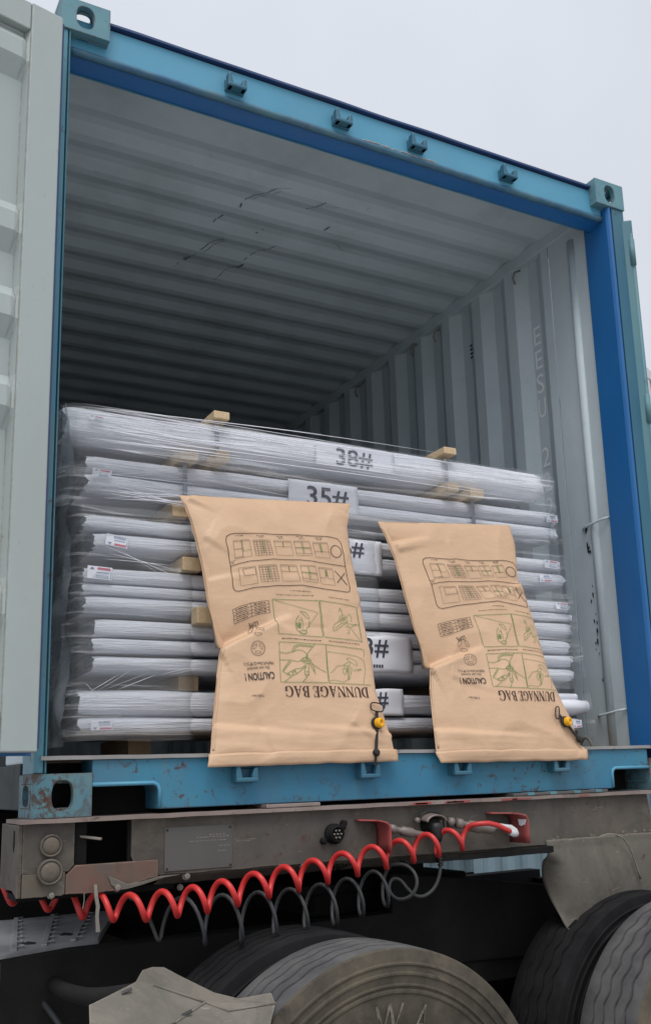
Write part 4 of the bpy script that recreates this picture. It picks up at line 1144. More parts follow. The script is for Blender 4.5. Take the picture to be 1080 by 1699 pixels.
def make_bag(edges, creases, seed, label, amap, valve):
    bag = Bag(edges, creases, seed)
    root = empty("paper_bag", (bag.st(.5, 0)[0], -.03, .13), label, "paper bag", "dunnage bags at the container door")
    NU, NV = 100, 150
    b = MB()
    uu = np.linspace(0, 1, NU+1); vv = np.linspace(0, 1, NV+1)
    front, back = [], []
    for v in vv:
        for u in uu:
            s, t = bag.st(u, v)
            front.append(bag.P(s, t)); 
            e = (1-abs(2*u-1)**6)*(1-abs(2*v-1)**8)
            back.append(Vector((s, -.03, .13)) + TB*t + NB*(.0025 - .055*e))
    w = NU+1
    fs = [(j*w+i, j*w+i+1, (j+1)*w+i+1, (j+1)*w+i) for j in range(NV) for i in range(NU)]
    n0 = len(front)
    fb = [(n0+j*w+i, n0+(j+1)*w+i, n0+(j+1)*w+i+1, n0+j*w+i+1) for j in range(NV) for i in range(NU)]
    rim = [i for i in range(w)] + [j*w+NU for j in range(1, NV+1)] + [NV*w+i for i in range(NU-1, -1, -1)] + [j*w for j in range(NV-1, 0, -1)]
    fr = [(rim[k], n0+rim[k], n0+rim[(k+1) % len(rim)], rim[(k+1) % len(rim)]) for k in range(len(rim))]
    b.add(front+back, fs+fb+fr)
    body = b.build("bag_body", "kraft_paper", root, smooth=True)
    # folded and glued hem along the bottom, seam at the left edge
    b = MB()
    for v0 in (0.0,):
        def hem(u, v):
            s, t = bag.st(min(1, max(0, u)), v*.042)
            return bag.P(s + (u-.5)*.012, t - .004 + .003*nz(u*9, v, seed), .0035 + .002*math.sin(v*math.pi))
        b.grid(hem, 60, 5)
    b.build("bottom_hem", "kraft_paper", root, smooth=True, solid=.0015)
    b = MB()
    ribbon(b, bag, [bag.st(.012, v) for v in np.linspace(.05, .97, 60)], .007, .0012)
    b.build("side_seam", "kraft_paper", root, smooth=True, solid=.0012)
    def mp(s, t):
        if not amap: return s, t
        d2 = (AC[:, 0]-s)**2 + (AC[:, 1]-t)**2
        kr = .5*d2*np.log(d2 + 1e-24)
        r_ = kr @ AM[:-3] + AM[-3] + s*AM[-2] + t*AM[-1]
        return float(r_[0]), float(r_[1])
    def inside(pts):
        for s, t in pts:
            u, v = bag.uv(s, t)
            if not (0.012 < u < .988): return False
        return True
    def clip(pts):
        seg, out = [], []
        res = []
        for (s0, t0), (s1, t1) in zip(pts, pts[1:]):
            n = max(1, int(math.hypot(s1-s0, t1-t0)/.01))
            res += [(s0+(s1-s0)*k/n, t0+(t1-t0)*k/n) for k in range(n)]
        res.append(pts[-1])
        for p in res:
            if inside([p]): seg.append(p)
            else:
                if len(seg) > 1: out.append(seg)
                seg = []
        if len(seg) > 1: out.append(seg)
        return out
    for nm, data, m in (("black_print", ART_BLACK, "ink_brown"), ("green_print", ART_GREEN, "ink_green")):
        b = MB()
        for wd, flat in data:
            pts = [mp(flat[i]/2000, flat[i+1]/2000) for i in range(0, len(flat), 2)]
            if len(pts) > 2 or math.dist(pts[0], pts[-1]) > .03:
                for sg in clip(pts): ribbon(b, bag, sg, wd/1000*1.75, .0022)
            elif inside(pts): ribbon(b, bag, pts, wd/1000*1.75, .0022)
        b.build(nm, m, root, fixn=False)["kind"] = "stuff"
    for body_, p0, p1, hgt, style in ART_TEXT:
        d = Vector((p1[0]-p0[0], p1[1]-p0[1])); L = d.length; d.normalize(); nn = Vector((-d.y, d.x))
        b = MB()
        if style == 'serif':
            x = 0; polys = []
            for ch in body_:
                P, w_ = ser(ch)
                polys += [[(x+px_, py_) for px_, py_ in q] for q in P]; x += w_ + .03
            x -= .03
            for q in polys:
                pts = []
                for px_, py_ in q:
                    a = Vector(p0) + d*(px_/x*L) + nn*(py_*hgt*.98)
                    s, t = mp(a.x, a.y); pts.append(bag.P(s, t, .0024))
                b.add(pts, [tuple(range(len(pts)))])
        else:
            vs, fs = text_mesh(body_, .014 if style == 'bold' else .003)
            wmax = max(v[0] for v in vs)
            pts = []
            for px_, py_ in vs:
                a = Vector(p0) + d*(px_/wmax*L) + nn*(py_/.72*hgt)
                s, t = mp(a.x, a.y); pts.append(bag.P(s, t, .0024))
            b.add(pts, fs)
        b.build("title_print" if style == 'serif' else "caution_print" if style == 'bold' else "small_print", "ink_brown" if style == 'serif' else "ink_black", root, fixn=False)
    # inflation valve with loop, yellow cap and strap
    V = [bag.P(s, t, .006) for s, t in valve]
    lc, neck, cap, end, tail = V
    ax = (lc - cap).normalized(); sd_ = ax.cross(NB).normalized()
    b = MB()
    if seed == 1: e1, e2, la, lb = sd_, ax, .0235, .0145
    else: e1, e2, la, lb = (TB*.95+Vector((.25, 0, 0))).normalized(), Vector((1, 0, 0)), .024, .009
    loop = []
    for k in range(29):
        a = 2*math.pi*k/28; c, s_ = math.cos(a), math.sin(a)
        loop.append(lc + e1*(la*math.copysign(abs(c)**.6, c)) + e2*(lb*math.copysign(abs(s_)**.75, s_)) + NB*.004)
    b.tube(loop, .0022, 8, cap=False)
    val = b.build("valve_loop", "rubber_black", root, smooth=True)
    b = MB(); b.bar(lc.lerp(cap, .25)+NB*.002, cap, .011, .004, NB); b.lathe([(.001, .0), (.0205, 0), (.021, .004), (.019, .007), (.001, .007)], cap, NB, 24)
    b.bar(cap+NB*.003, end+NB*.003, .010, .0045, NB); b.lathe([(.001, -.003), (.0115, 0), (.0125, .006), (.009, .013), (.001, .0145)], end, NB, 18)
    if seed == 1: b.bar(end+NB*.003, tail-TB*.012+NB*.002, .007, .004, NB)
    b.build("valve_strap", "rubber_black", root, bevel=.0008)
    b = MB(); tn = (NB + Vector((.35, 0, -.15))).normalized()
    b.lathe([(.016, .004), (.0165, .008), (.0162, .019), (.0145, .022), (.0075, .0225), (.0055, .016), (.001, .016)], cap, tn, 28)
    b.build("valve_cap", "valve_yellow", root, smooth=True)
    return root
make_bag(BAG_EDGES[0], [(.555, .368, .82, .490, .075, -.052), (.93, .452, .70, .462, .012, -.006), (.505, .885, .60, .835, .035, .012), (1.145, .875, 1.03, .915, .035, .014),
         (.50, .12, .92, .085, .05, -.012), (1.12, .09, .72, .125, .045, .012), (.55, .60, .70, .63, .04, -.008), (.54, .74, .66, .66, .045, .008), (.70, .03, .62, .26, .05, -.006), (1.11, .58, .95, .70, .04, .007), (.98, .12, 1.12, .02, .03, .008)],
         1, "kraft paper bag on the left with a yellow valve, upside-down printing", None, VALVES['V1'])
make_bag(BAG_EDGES[1], [(1.330, .325, 1.58, .410, .075, -.052), (1.275, .800, 1.44, .835, .030, -.032), (1.29, .765, 1.42, .80, .03, .010), (1.84, .690, 1.64, .60, .040, .018), (1.86, .63, 1.70, .66, .04, -.010),
         (1.31, .10, 1.80, .065, .045, -.014), (1.93, .035, 1.82, .16, .04, -.012), (1.50, .82, 1.55, .60, .035, .006), (1.40, .28, 1.62, .22, .05, .006)],
         2, "kraft paper bag on the right, sharply folded at its left edge", 1, VALVES['V2'])
# ------------------------------------------------------------------ trailer front (gooseneck) beam
TR = empty("container_trailer", (1.2, .3, GZ), "dusty grey steel trailer beam carrying the blue container", "trailer")
X3 = lambda u, v, d: (u, d, v)
def wob(pts, a, sd): return [(x, z + a*nz(x*14, sd, 2) + a*.6*nz(x*47, sd, 5)) for x, z in pts]
b = MB()     # beam face: two plates either side of the cut-out, open box behind
b.prism([(-.022, -.0125), (.114, -.0125), (.114, -.124), (.100, -.140), (-.022, -.140)], X3, -.012, .0)
xs = np.linspace(2.24, .300, 60)
low = wob([(x, -.168) for x in xs], .0035, 3)
b.prism([(.272, -.0125), (2.236, -.0125), (2.243, -.06), (2.25, -.12), (2.24, -.160)] + low + [(.285, -.140), (.277, -.126), (.272, -.112)], X3, -.012, .0)
b.build("beam_face", "trailer_grey", TR, bevel=.0015)
b = MB()     # dull red lower rail with ragged underside
top_ = [(.092, -.150), (.118, -.1255), (.346, -.1255)]
bot_ = wob([(x, -.172 - .028*min(1, max(0, (.33-x)/.12))) for x in np.linspace(.346, .092, 24)], .004, 8)
b.prism(top_ + bot_, X3, -.0185, -.0025)
b.build("lower_rail", "trailer_red", TR, bevel=.0015)
b = MB(); b.prism([(-.021, -.1405), (.0905, -.1405), (.0905, -.197)] + wob([(x, -.200) for x in np.linspace(.080, -.021, 10)], .004, 6), X3, -.0165, -.001)
b.build("corner_plate", "lamp_dust", TR, bevel=.0015)
b = MB()     # top flange
def flg(u, v):
    return (-.034 + 2.30*u, -.036 + .20*v, -.0065 + .0014*nz(u*26, v, 3))
b.grid(flg, 90, 3); b.build("top_flange", "trailer_flange", TR, solid=.011)
b = MB()
rnd = random.Random(14)
for k in range(9):
    x = rnd.uniform(1.1, 1.9); l = rnd.uniform(.02, .09)
    b.box(x, x+l, -.0368, -.0355, -.0105+rnd.uniform(-.001, .001), -.0045+rnd.uniform(-.002, .001))
b.build("red_edge_paint", "guard_red", TR)["kind"] = "stuff"
b = MB(); b.prism([(.0005, -.014), (.235, -.014), (.235, -.19), (.06, -.185), (.0005, -.20)], lambda u, v, d: (d, u-.012, v), -.034, -.0225)
b.build("end_plate", "trailer_grey", TR, bevel=.002)
b = MB(); b.prism([(.045, -.03), (.058, -.028), (.062, -.07), (.05, -.085), (.042, -.06)], lambda u, v, d: (d, u-.012, v), -.0355, -.0335)
b.build("end_slot", "chassis_black", TR)
b = MB()
for x0_, x1_ in ((-.02, .15), (.265, 2.23)):
    b.box(x0_, x1_, .002, .012, -.14, -.016)
b.box(-.02, 2.23, .18, .20, -.2, -.014)
b.build("beam_back", "chassis_black", TR)
b = MB()     # folded underside of the beam
def under(u, v):
    x = .36 + 1.385*u
    return (x, -.006 + .075*v, -.1655 - .034*math.sin(v*1.4) + .003*nz(x*22, v, 9))
b.grid(under, 70, 5); b.build("beam_underside", "trailer_grey", TR, solid=.005, smooth=True)
b = MB(); b.box(-.02, .42, .06, .18, -.215, -.198); b.build("lower_web", "chassis_black", TR)
for xx, yy, zz, rr in ((.055, -.02, -.196, .007), (.232, -.02, -.190, .008), (.435, -.006, -.176, .008), (.80, -.006, -.172, .006), (.43, .03, -.21, .006)):
    b = MB(); b.lathe([(.001, .006), (rr, .005), (rr, -.004), (rr*1.6, -.004), (rr*1.6, -.007), (.001, -.007)], (xx, yy, zz), (0, -1, 0), 8); b.build("bolt", "steel_worn", TR)
# jagged torn steel at the corner of the red rail
b = MB(); b.prism([(.205, -.158), (.235, -.172), (.258, -.184), (.300, -.180), (.352, -.1695), (.41, -.1695), (.36, -.175), (.30, -.189), (.262, -.196), (.238, -.198), (.214, -.182)], X3, -.023, -.0195)
b.build("torn_edge", "apron", TR, bevel=.001)
# marker lamps
for x, z, r_ in ((.050, -.070, .030), (.048, -.137, .034)):
    b = MB(); b.lathe([(r_, 0), (r_, .012), (r_*.92, .016), (r_*.80, .015), (r_*.78, .011)], (x, -.0125 if z > -.1 else -.0190, z), (0, -1, 0), 36)
    lamp = b.build("marker_lamp", "trailer_grey", TR, smooth=True)
    b = MB(); b.lathe([(r_*.79, .010), (r_*.72, .0145), (r_*.4, .017), (.001, .018)], (x, -.0125 if z > -.1 else -.0190, z), (0, -1, 0), 36)
    b.build("lens", "lamp_dust", lamp, smooth=True)
# data plate with rivets and worn engraving
b = MB(); b.box(.366, .571, -.0155, -.0125, -.160, -.040); pl = b.build("data_plate", "plate_grey", TR, bevel=.001)
for x in (.373, .564):
    for z in (-.047, -.153):
        b = MB(); b.lathe([(.0035, 0), (.0035, .0015), (.001, .0025)], (x, -.0155, z), (0, -1, 0), 10); b.build("rivet", "scuff_black", pl)
b = MB(); rnd = random.Random(6)
for z, xa, xb in ((-.066, .500, .548), (-.072, .46, .552), (-.082, .44, .55), (-.098, .53, .555), (-.112, .525, .548)):
    x = xa
    while x < xb:
        l = rnd.uniform(.003, .009); b.box(x, x+l, -.0159, -.0156, z-rnd.uniform(.0006, .0016), z+.0010); x += l + rnd.uniform(.002, .005)
b.build("worn_engraving", "steel_worn", pl)["kind"] = "stuff"
# pads and lock plates on the flange, lever in the cut-out
b = MB(); b.box(.675, .855, -.03, .12, .0005, .011); b.build("support_pad", "trailer_flange", TR, bevel=.002)
b = MB(); b.box(1.60, 2.03, -.028, .10, .0005, .0105); b.build("support_pad", "plate_grey", TR, bevel=.002)
for x in (1.66, 1.76, 1.87, 1.97):
    b = MB(); b.box(x, x+.03, -.0305, .09, .0006, .0115); b.build("lock_plate", "teal_worn", TR, bevel=.002)
b = MB(); b.bar((.105, .03, -.046), (.183, -.028, -.060), .013, .007); b.build("lock_lever", "steel_worn", TR, bevel=.002)
# bent flat bar hanging from the corner, thin wire beside it
b = MB(); b.tube([(.168, -.03, -.178), (.171, -.031, -.21), (.1765, -.03, -.235), (.1745, -.03, -.26), (.178, -.03, -.30)], [.006, .0065, .0065, .006, .0075], 4); b.build("hanging_bar", "steel_worn", TR, bevel=.001)
b = MB(); b.tube([(.140, -.026, -.196), (.1405, -.025, -.22), (.137, -.025, -.238)], .0012, 5); b.build("wire", "steel_worn", TR)
# red guards over the couplings
def guard(x0, x1, z0, z1, depth, name="coupling_guard"):
    b = MB()
    pts = [(x0, z0), (x1-.03, z0-.003)]
    pts += [(x1-.03+.03*math.sin(a), z0-.033+.03*math.cos(a)) for a in np.linspace(.15, math.pi/2, 8)]
    pts += [(x1, z1)]
    def fn(u, v):
        k = u*(len(pts)-1); i = min(int(k), len(pts)-2); f = k-i
        x = pts[i][0]*(1-f)+pts[i+1][0]*f; z = pts[i][1]*(1-f)+pts[i+1][1]*f
        dd = depth*(.30 + .70*min(1, u*2.2))
        return (x, -.0125 - v*dd, z)
    b.grid(fn, 24, 4)
    return b.build(name, "guard_red", TR, solid=.005, smooth=True)
guard(.983, 1.062, -.049, -.150, .085)
guard(1.487, 1.585, -.050, -.150, .105)
b = MB(); rnd = random.Random(1)
pts = [(-.098 + .026*math.cos(a)*rnd.uniform(.6, 1.1), -.078 + .02*math.sin(a)*rnd.uniform(.6, 1.1)) for a in np.linspace(0, 2*math.pi, 14)[:-1]]
b.prism(pts, lambda u, v, d: (d, u+.012, v), 1.5805, 1.5815); b.build("white_paint_patch", "sheet_white", TR)
# round electrical socket with spring lid
b = MB()
b.lathe([(.031, 0), (.031, .012), (.024, .016), (.024, .030), (.021, .034), (.020, .024), (.001, .022)], (.905, -.0125, -.086), (0, -1, 0), 28)
soc = b.build("electric_socket", "chassis_black", TR, smooth=True)
for k in range(7):
    a = k*2*math.pi/6
    r_ = 0 if k == 6 else .012
    b = MB(); b.lathe([(.0028, 0), (.0028, .012), (.001, .013)], (.905+r_*math.cos(a), -.034, -.086+r_*math.sin(a)), (0, -1, 0), 8); b.build("pin", "steel_worn", soc)
for x, z in ((.940, -.056), (.936, -.066), (.868, -.105)):
    b = MB(); b.lathe([(.010, 0), (.010, .012), (.006, .017), (.001, .017)], (x, -.0125, z), (0, -1, 0), 12); b.build("bolt", "chassis_black", TR)
# second socket with plug and hood
b = MB()
b.lathe([(.030, 0), (.030, .014), (.024, .018), (.024, .04), (.020, .043), (.001, .043)], (1.255, -.0125, -.078), (0, -1, 0), 28)
soc2 = b.build("electric_socket", "chassis_black", TR, smooth=True)
b = MB(); b.grid(lambda u, v: (1.255 + .036*math.cos(math.pi*u), -.014-.055*v, -.060+.020*math.sin(math.pi*u)-.006*v), 16, 4); b.build("socket_lid", "knob_steel", soc2, solid=.004, smooth=True)
b = MB(); b.tube([(1.205, -.03, -.058), (1.215, -.032, -.042), (1.245, -.035, -.032), (1.28, -.035, -.038), (1.30, -.035, -.062), (1.302, -.034, -.085)], .0028, 6); b.build("lid_cord", "rubber_black", soc2, smooth=True)
b = MB(); b.lathe([(.001, 0), (.009, .002), (.010, .012), (.005, .018), (.001, .018)], (1.203, -.022, -.060), (0, -1, 0), 12); b.build("cap_knob", "knob_steel", soc2, smooth=True)
# air couplings: ribbed taper bodies screwed to the beam
def coupling(p0, p1, r0, name):
    P0, P1 = Vector(p0), Vector(p1); d = P1-P0; L = d.length
    b = MB()
    prof = [(.001, 0), (r0*1.15, .0), (r0*1.15, L*.14), (r0*.8, L*.17), (r0*.8, L*.30), (r0*1.2, L*.33), (r0*1.25, L*.60), (r0*.95, L*.66), (r0*.9, L*.92), (r0*.5, L), (.001, L)]
    b.lathe(prof, P0, d, 16)
    return b.build(name, "knob_steel", TR, smooth=True)
coupling((1.085, -.05, -.078), (1.215, -.062, -.108), .0125, "air_coupling")
coupling((1.345, -.045, -.075), (1.475, -.075, -.105), .0145, "air_coupling")
b = MB(); b.lathe([(.001, -.012), (.015, -.008), (.016, .006), (.001, .01)], (1.335, -.03, -.072), (1, 0, -.2), 14); b.build("coupling_nut", "knob_steel", TR, smooth=True)
# lower shelf behind the guards
b = MB(); b.prism(wob([(1.14, -.180), (1.3, -.178), (1.74, -.170)], .0, 1) + wob([(x, -.192) for x in np.linspace(1.74, 1.14, 26)], .004, 4), X3, -.05, -.013)
b.build("ragged_shelf", "chassis_black", TR, bevel=.001)
# apron plate hanging under the right end, curled at its torn left edge
AP_T = [(0, 1.737), (.25, 1.7405), (.5, 1.752), (.75, 1.772), (.92, 1.796), (1, 1.812)]
def apron(u, v):
    xl = np.interp(v, [a for a, _ in AP_T], [c for _, c in AP_T])
    x = xl + (2.60-xl)*u**1.15
    zb = np.interp(x, [1.80, 1.84, 1.88, 2.0, 2.2, 2.6], [-.468, -.452, -.447, -.436, -.398, -.33]) + .004*nz(x*60, 2, 1)
    if x < 1.80: zb = -.468 + (1.80-x)*1.1
    zt = -.152 + .0025*nz(x*30, 1, 2)
    z = zt + (zb-zt)*v
    curl = max(0, 1 - (x-xl)/.085) if v > .28 else max(0, 1-(x-xl)/.085)*max(0, (v-.12)/.16)
    sv = math.sin(min(1, max(0, (v-.1)/.85))*math.pi)
    y = -.0165 - .010*sv + .075*curl**2*sv + .006*nz(x*5, z*6, 4) - .018*max(0, x-1.9)*v
    return (x + .012*curl*sv, y, z)
b = MB(); b.grid(apron, 60, 40); b.build("apron_plate", "apron", TR, smooth=True, solid=.005)
b = MB(); b.tube([(1.955, -.034, -.158), (1.975, -.036, -.150), (2.002, -.037, -.146), (2.04, -.038, -.149), (2.075, -.038, -.164), (2.098, -.038, -.192), (2.112, -.038, -.222), (2.13, -.040, -.28), (2.139, -.040, -.309)], [.002, .003, .0032, .003, .003, .003, .003, .0032, .0045], 6); b.build("bent_wire", "steel_worn", TR, smooth=True)
rnd = random.Random(9)
for k, x in enumerate((1.775, 1.79, 1.945, 1.957, 2.10, 2.125, 2.16, 2.205, 2.235)):
    b = MB(); b.lathe([(.001, .006), (.007*rnd.uniform(.6, 1.4), .003), (.011*rnd.uniform(.5, 1.2), 0)], (x, -.012, -.150+rnd.uniform(-.006, .006)), (0, -1, .1), 7); b.build("weld_blob", "trailer_grey", TR)
# gooseneck rails, king-pin plate, main frame and landing gear further back
for x in (.72, 1.60):
    b = MB()
    b.box(x, x+.14, .21, 9.0, -.018, -.002); b.box(x+.062, x+.078, .21, 9.0, -.185, -.0185); b.box(x, x+.14, .21, 9.0, -.20, -.1855)
    b.build("gooseneck_rail", "chassis_black", TR)
b = MB(); b.box(.45, 1.74, .215, 1.0, -.215, -.2015); b.build("kingpin_plate", "chassis_black", TR)
for y in (1.4, 2.4, 3.4, 4.6):
    b = MB(); b.box(.05, 2.39, y, y+.09, -.17, -.012); b.build("cross_member", "chassis_black", TR)
b = MB(); b.box(-.6, 1.90, 1.03, 1.05, -.66, -.19); b.build("gap_blocker", "chassis_black", TR)  # added dark plate that blanks the gap under the beam so it stays dark
b = MB(); b.box(.30, .64, 2.2, 3.6, -.95, -.10); b.build("tool_box", "chassis_black", TR, bevel=.02)
b = MB(); b.lathe([(.001, 0), (.11, .004), (.125, .03), (.125, .55), (.11, .575), (.001, .58)], (.14, 1.5, -.19), (.06, 1, 0), 24); b.build("air_tank", "chassis_black", TR, smooth=True)
for x in (.66, 1.64):
    b = MB(); b.box(x, x+.13, 2.6, 2.73, GZ+.06, -.20); b.box(x-.08, x+.21, 2.55, 2.78, GZ+.03, GZ+.06); b.build("landing_leg", "chassis_black", TR, bevel=.004)
for x0_ in (-.02, .30, 1.85, 2.14):     # rear trailer wheels, far back
    b = MB(); b.lathe([(.28, 0), (.47, .0), (.505, .03), (.505, .22), (.47, .25), (.28, .25)], (x0_, 7.6, GZ+.505), (1, 0, 0), 40); b.build("rear_wheel", "tyre_rubber", TR, smooth=True)

# ------------------------------------------------------------------ coiled lines between tractor and trailer
def lerp_tab(tab, x):
    xs_ = [a for a, *_ in tab]
    return [float(np.interp(x, xs_, [r_[i] for r_ in tab])) for i in range(1, len(tab[0]))]
def coil(axis, turns_x, rad, xo, flat=1.0):
    """axis: table (x, y, z); turns_x: x of every crest"""
    pts = []
    for i in range(len(turns_x)-1):
        for k in range(20):
            f = k/20; x = turns_x[i]+(turns_x[i+1]-turns_x[i])*f
            y, z, r_ = lerp_tab(axis, x)
            a = 2*math.pi*f
            pts.append((x + xo*math.sin(a), y - r_*flat*math.sin(a), z + r_*math.cos(a)))
    return pts
red_axis = [(-.10, .42, -.200, .030), (.05, .28, -.215, .032), (.16, .06, -.236, .034), (.26, -.07, -.243, .034), (.39, -.085, -.237, .034), (.475, -.09, -.231, .036), (.566, -.09, -.219, .037), (.66, -.09, -.206, .037), (.756, -.09, -.196, .037), (.856, -.09, -.180, .037), (.96, -.09, -.167, .036), (1.067, -.09, -.153, .036), (1.178, -.09, -.139, .036), (1.282, -.09, -.127, .035), (1.40, -.09, -.110, .033)]
crests = [-.10, -.02, .06, .13, .19, .255, .34, .424, .508, .604, .700, .793, .892, .996, 1.094, 1.196, 1.277, 1.385]
pr_ = coil(red_axis, crests, .036, -.003)
pr_ += [(1.40, -.100, -.078), (1.43, -.108, -.078), (1.46, -.112, -.086), (1.49, -.115, -.100), (1.515, -.115, -.112)]
b = MB(); b.tube(pr_, .0084, 10)
HR = empty("red_air_hose", (.7, -.09, -.25), "red coiled air hose stretched along the trailer beam", "hose")
b.build("coil", "hose_red", HR, smooth=True)
b = MB(); b.tube([(1.508, -.115, -.109), (1.522, -.114, -.115), (1.532, -.110, -.116), (1.536, -.100, -.108), (1.536, -.085, -.100), (1.50, -.06, -.092), (1.46, -.05, -.09)], [.0115, .012, .0125, .012, .011, .010, .009], 10); b.build("end_fitting", "far_white", HR, smooth=True)

grey_axis = [(-.05, .40, -.33, .05), (.20, .16, -.32, .06), (.34, .25, -.30, .05), (.40, .08, -.30, .060), (.48, -.02, -.298, .064), (.58, -.05, -.299, .066), (.685, -.055, -.300, .067), (.793, -.055, -.296, .066), (.905, -.055, -.282, .062), (1.01, -.055, -.262, .058), (1.109, -.055, -.240, .056), (1.2, -.05, -.22, .05)]
gc = [.345, .437, .532, .636, .735, .835, .925, 1.018, 1.10]
pg = coil(grey_axis, gc, .065, .003, .75)
pg += [(1.118, -.075, -.186), (1.135, -.105, -.205), (1.142, -.115, -.245), (1.125, -.100, -.283), (1.10, -.06, -.295), (1.09, -.02, -.27), (1.11, -.005, -.235), (1.135, -.02, -.235), (1.150, -.045, -.27), (1.175, -.055, -.292), (1.215, -.055, -.288), (1.248, -.055, -.262), (1.264, -.055, -.225), (1.268, -.055, -.19), (1.264, -.055, -.155), (1.258, -.055, -.125)]
def smooth_path(P, it=2):
    P = [Vector(p) for p in P]
    for _ in range(it):
        Q = [P[0]]
        for a, c in zip(P, P[1:]): Q += [a.lerp(c, .25), a.lerp(c, .75)]
        P = Q + [P[-1]]
    return P
tail = smooth_path(pg[-17:], 2)
b = MB(); b.tube(pg[:-17] + tail, .0058, 8)
HG = empty("grey_electric_cable", (.8, -.05, -.37), "dark grey coiled electric cable hanging below the red hose", "cable")
b.build("coil", "hose_grey", HG, smooth=True)
b = MB()
for k in range(9): b.lathe([(.0075, -.003), (.0105, -.002), (.0105, .002), (.0075, .003)], Vector((1.268, -.055, -.20)).lerp(Vector((1.258, -.055, -.128)), k/8), (-.13, 0, 1), 12)
b.build("strain_relief", "rubber_black", HG, smooth=True)
b = MB(); b.lathe([(.001, 0), (.012, 0), (.019, .02), (.022, .045), (.020, .06), (.001, .06)], (1.258, -.06, -.13), (-.02, .12, 1), 18); b.build("plug", "rubber_black", HG, smooth=True)
sp = []
for k in range(150):
    t = k/149; a = t*2*math.pi*12
    sp.append((.90+.125*t, .02+.010*math.sin(a), -.196+.035*t+.010*math.cos(a)))
b = MB(); b.tube(sp, .0018, 5); so = b.build("return_spring", "chassis_black", None, smooth=True)
so["label"] = "small dark steel spring tucked under the trailer beam"; so["category"] = "spring"

# ------------------------------------------------------------------ tractor chassis standing crosswise under the trailer
TC = empty("truck_chassis", (1.46, .65, GZ), "dark dusty truck rear chassis with dual tyres under the trailer", "truck")
th = math.radians(2.6)
AX = Vector((math.cos(th), math.sin(th), 0)); NY = Vector((-math.sin(th), math.cos(th), 0)); UZ = Vector((0, 0, 1))
W0 = Vector((.79, -.513, -.845))       # outer face centre of the near front tyre of the tandem
def TQ(a, n, z): return W0 + AX*a + NY*n + UZ*(z+.845)
def tbox(b, a0, a1, n0, n1, z0, z1):
    vs = [TQ(a0,n0,z0),TQ(a1,n0,z0),TQ(a1,n1,z0),TQ(a0,n1,z0),TQ(a0,n0,z1),TQ(a1,n0,z1),TQ(a1,n1,z1),TQ(a0,n1,z1)]
    b.add(vs, [(3,2,1,0),(4,5,6,7),(0,1,5,4),(1,2,6,5),(2,3,7,6),(3,0,4,7)])

def tyre_mesh():
    """radial truck tyre, axis +Y, outer face at y = 0, zig-zag grooves cut into the tread"""
    R, RW, NA = .500, .255, 216
    b = MB()
    cols = []    # (y, radius, zig)
    side = [(.058, .262), (.032, .270), (.018, .290), (.010, .320), (.006, .360), (.006, .385), (.002, .390), (.002, .396), (.006, .400), (.005, .404), (.001, .4065), (.001, .410), (.004, .413), (.002, .430), (-.002, .433), (-.002, .438), (.002, .441), (.003, .455), (-.001, .457), (-.001, .461), (.003, .464), (.006, .480), (.009, .4925), (.0155, .4965)]
    cols += [(y_, r_, 0) for y_, r_ in side]
    gpos = [.062, .105, .150, .193]
    for g_ in gpos:
        bulge = .5*(1-((g_-RW/2)/(RW/2))**2)*.006
        rr = .4965 + bulge
        for o, r_ in ((-.0055, rr), (-.0040, rr-.012), (.0040, rr-.012), (.0055, rr)):
            cols.append((g_+o, r_, 1))
    n_side = len(side)
    for y, r_, z_ in reversed([c for c in cols[:n_side]]): cols.append((RW-y, r_, 0))
    vs, fs = [], []
    NC = len(cols)
    for k in range(NA):
        a = 2*math.pi*k/NA
        zig = (.0045 if (k//3) % 2 else -.0045)
        if k % 3 == 0: zig *= .0
        for y, r_, z_ in cols:
            yy = y + (zig if z_ else 0)
            vs.append((r_*math.cos(a), yy, r_*math.sin(a)))
    mi = []
    for k in range(NA):
        k2 = (k+1) % NA
        for c in range(NC-1):
            fs.append((k*NC+c, k2*NC+c, k2*NC+c+1, k*NC+c+1))
            mi.append(1 if c < n_side-1 or c > NC-n_side-1 else 0)
    me = bpy.data.meshes.new("tyre")
    me.from_pydata(vs, [], fs)
    me.materials.append(MAT["tyre_rubber"]); me.materials.append(MAT["tyre_wall_dust"])
    me.polygons.foreach_set("material_index", mi)
    bm = bmesh.new(); bm.from_mesh(me); bmesh.ops.recalc_face_normals(bm, faces=bm.faces); bm.to_mesh(me); bm.free()
    me.polygons.foreach_set("use_smooth", [True]*len(me.polygons))
    try: me.set_sharp_from_angle(angle=math.radians(38))
    except Exception: pass
    return me
TY = tyre_mesh()
TYB = TY.copy(); TYB.materials.clear(); TYB.materials.append(MAT["tyre_shaded"]); TYB.materials.append(MAT["tyre_shaded"])
b = MB()
b.lathe([(.264, .062), (.270, .042), (.264, .036), (.258, .05), (.250, .11), (.246, .16), (.20, .17), (.11, .165), (.105, .06), (.09, .045), (.001, .045)], (0, 0, 0), (0, 1, 0), 40)
rim_o = b.build("rim", "frame_dust", None, smooth=True)
RIM = rim_o.data
bpy.data.objects.remove(rim_o)
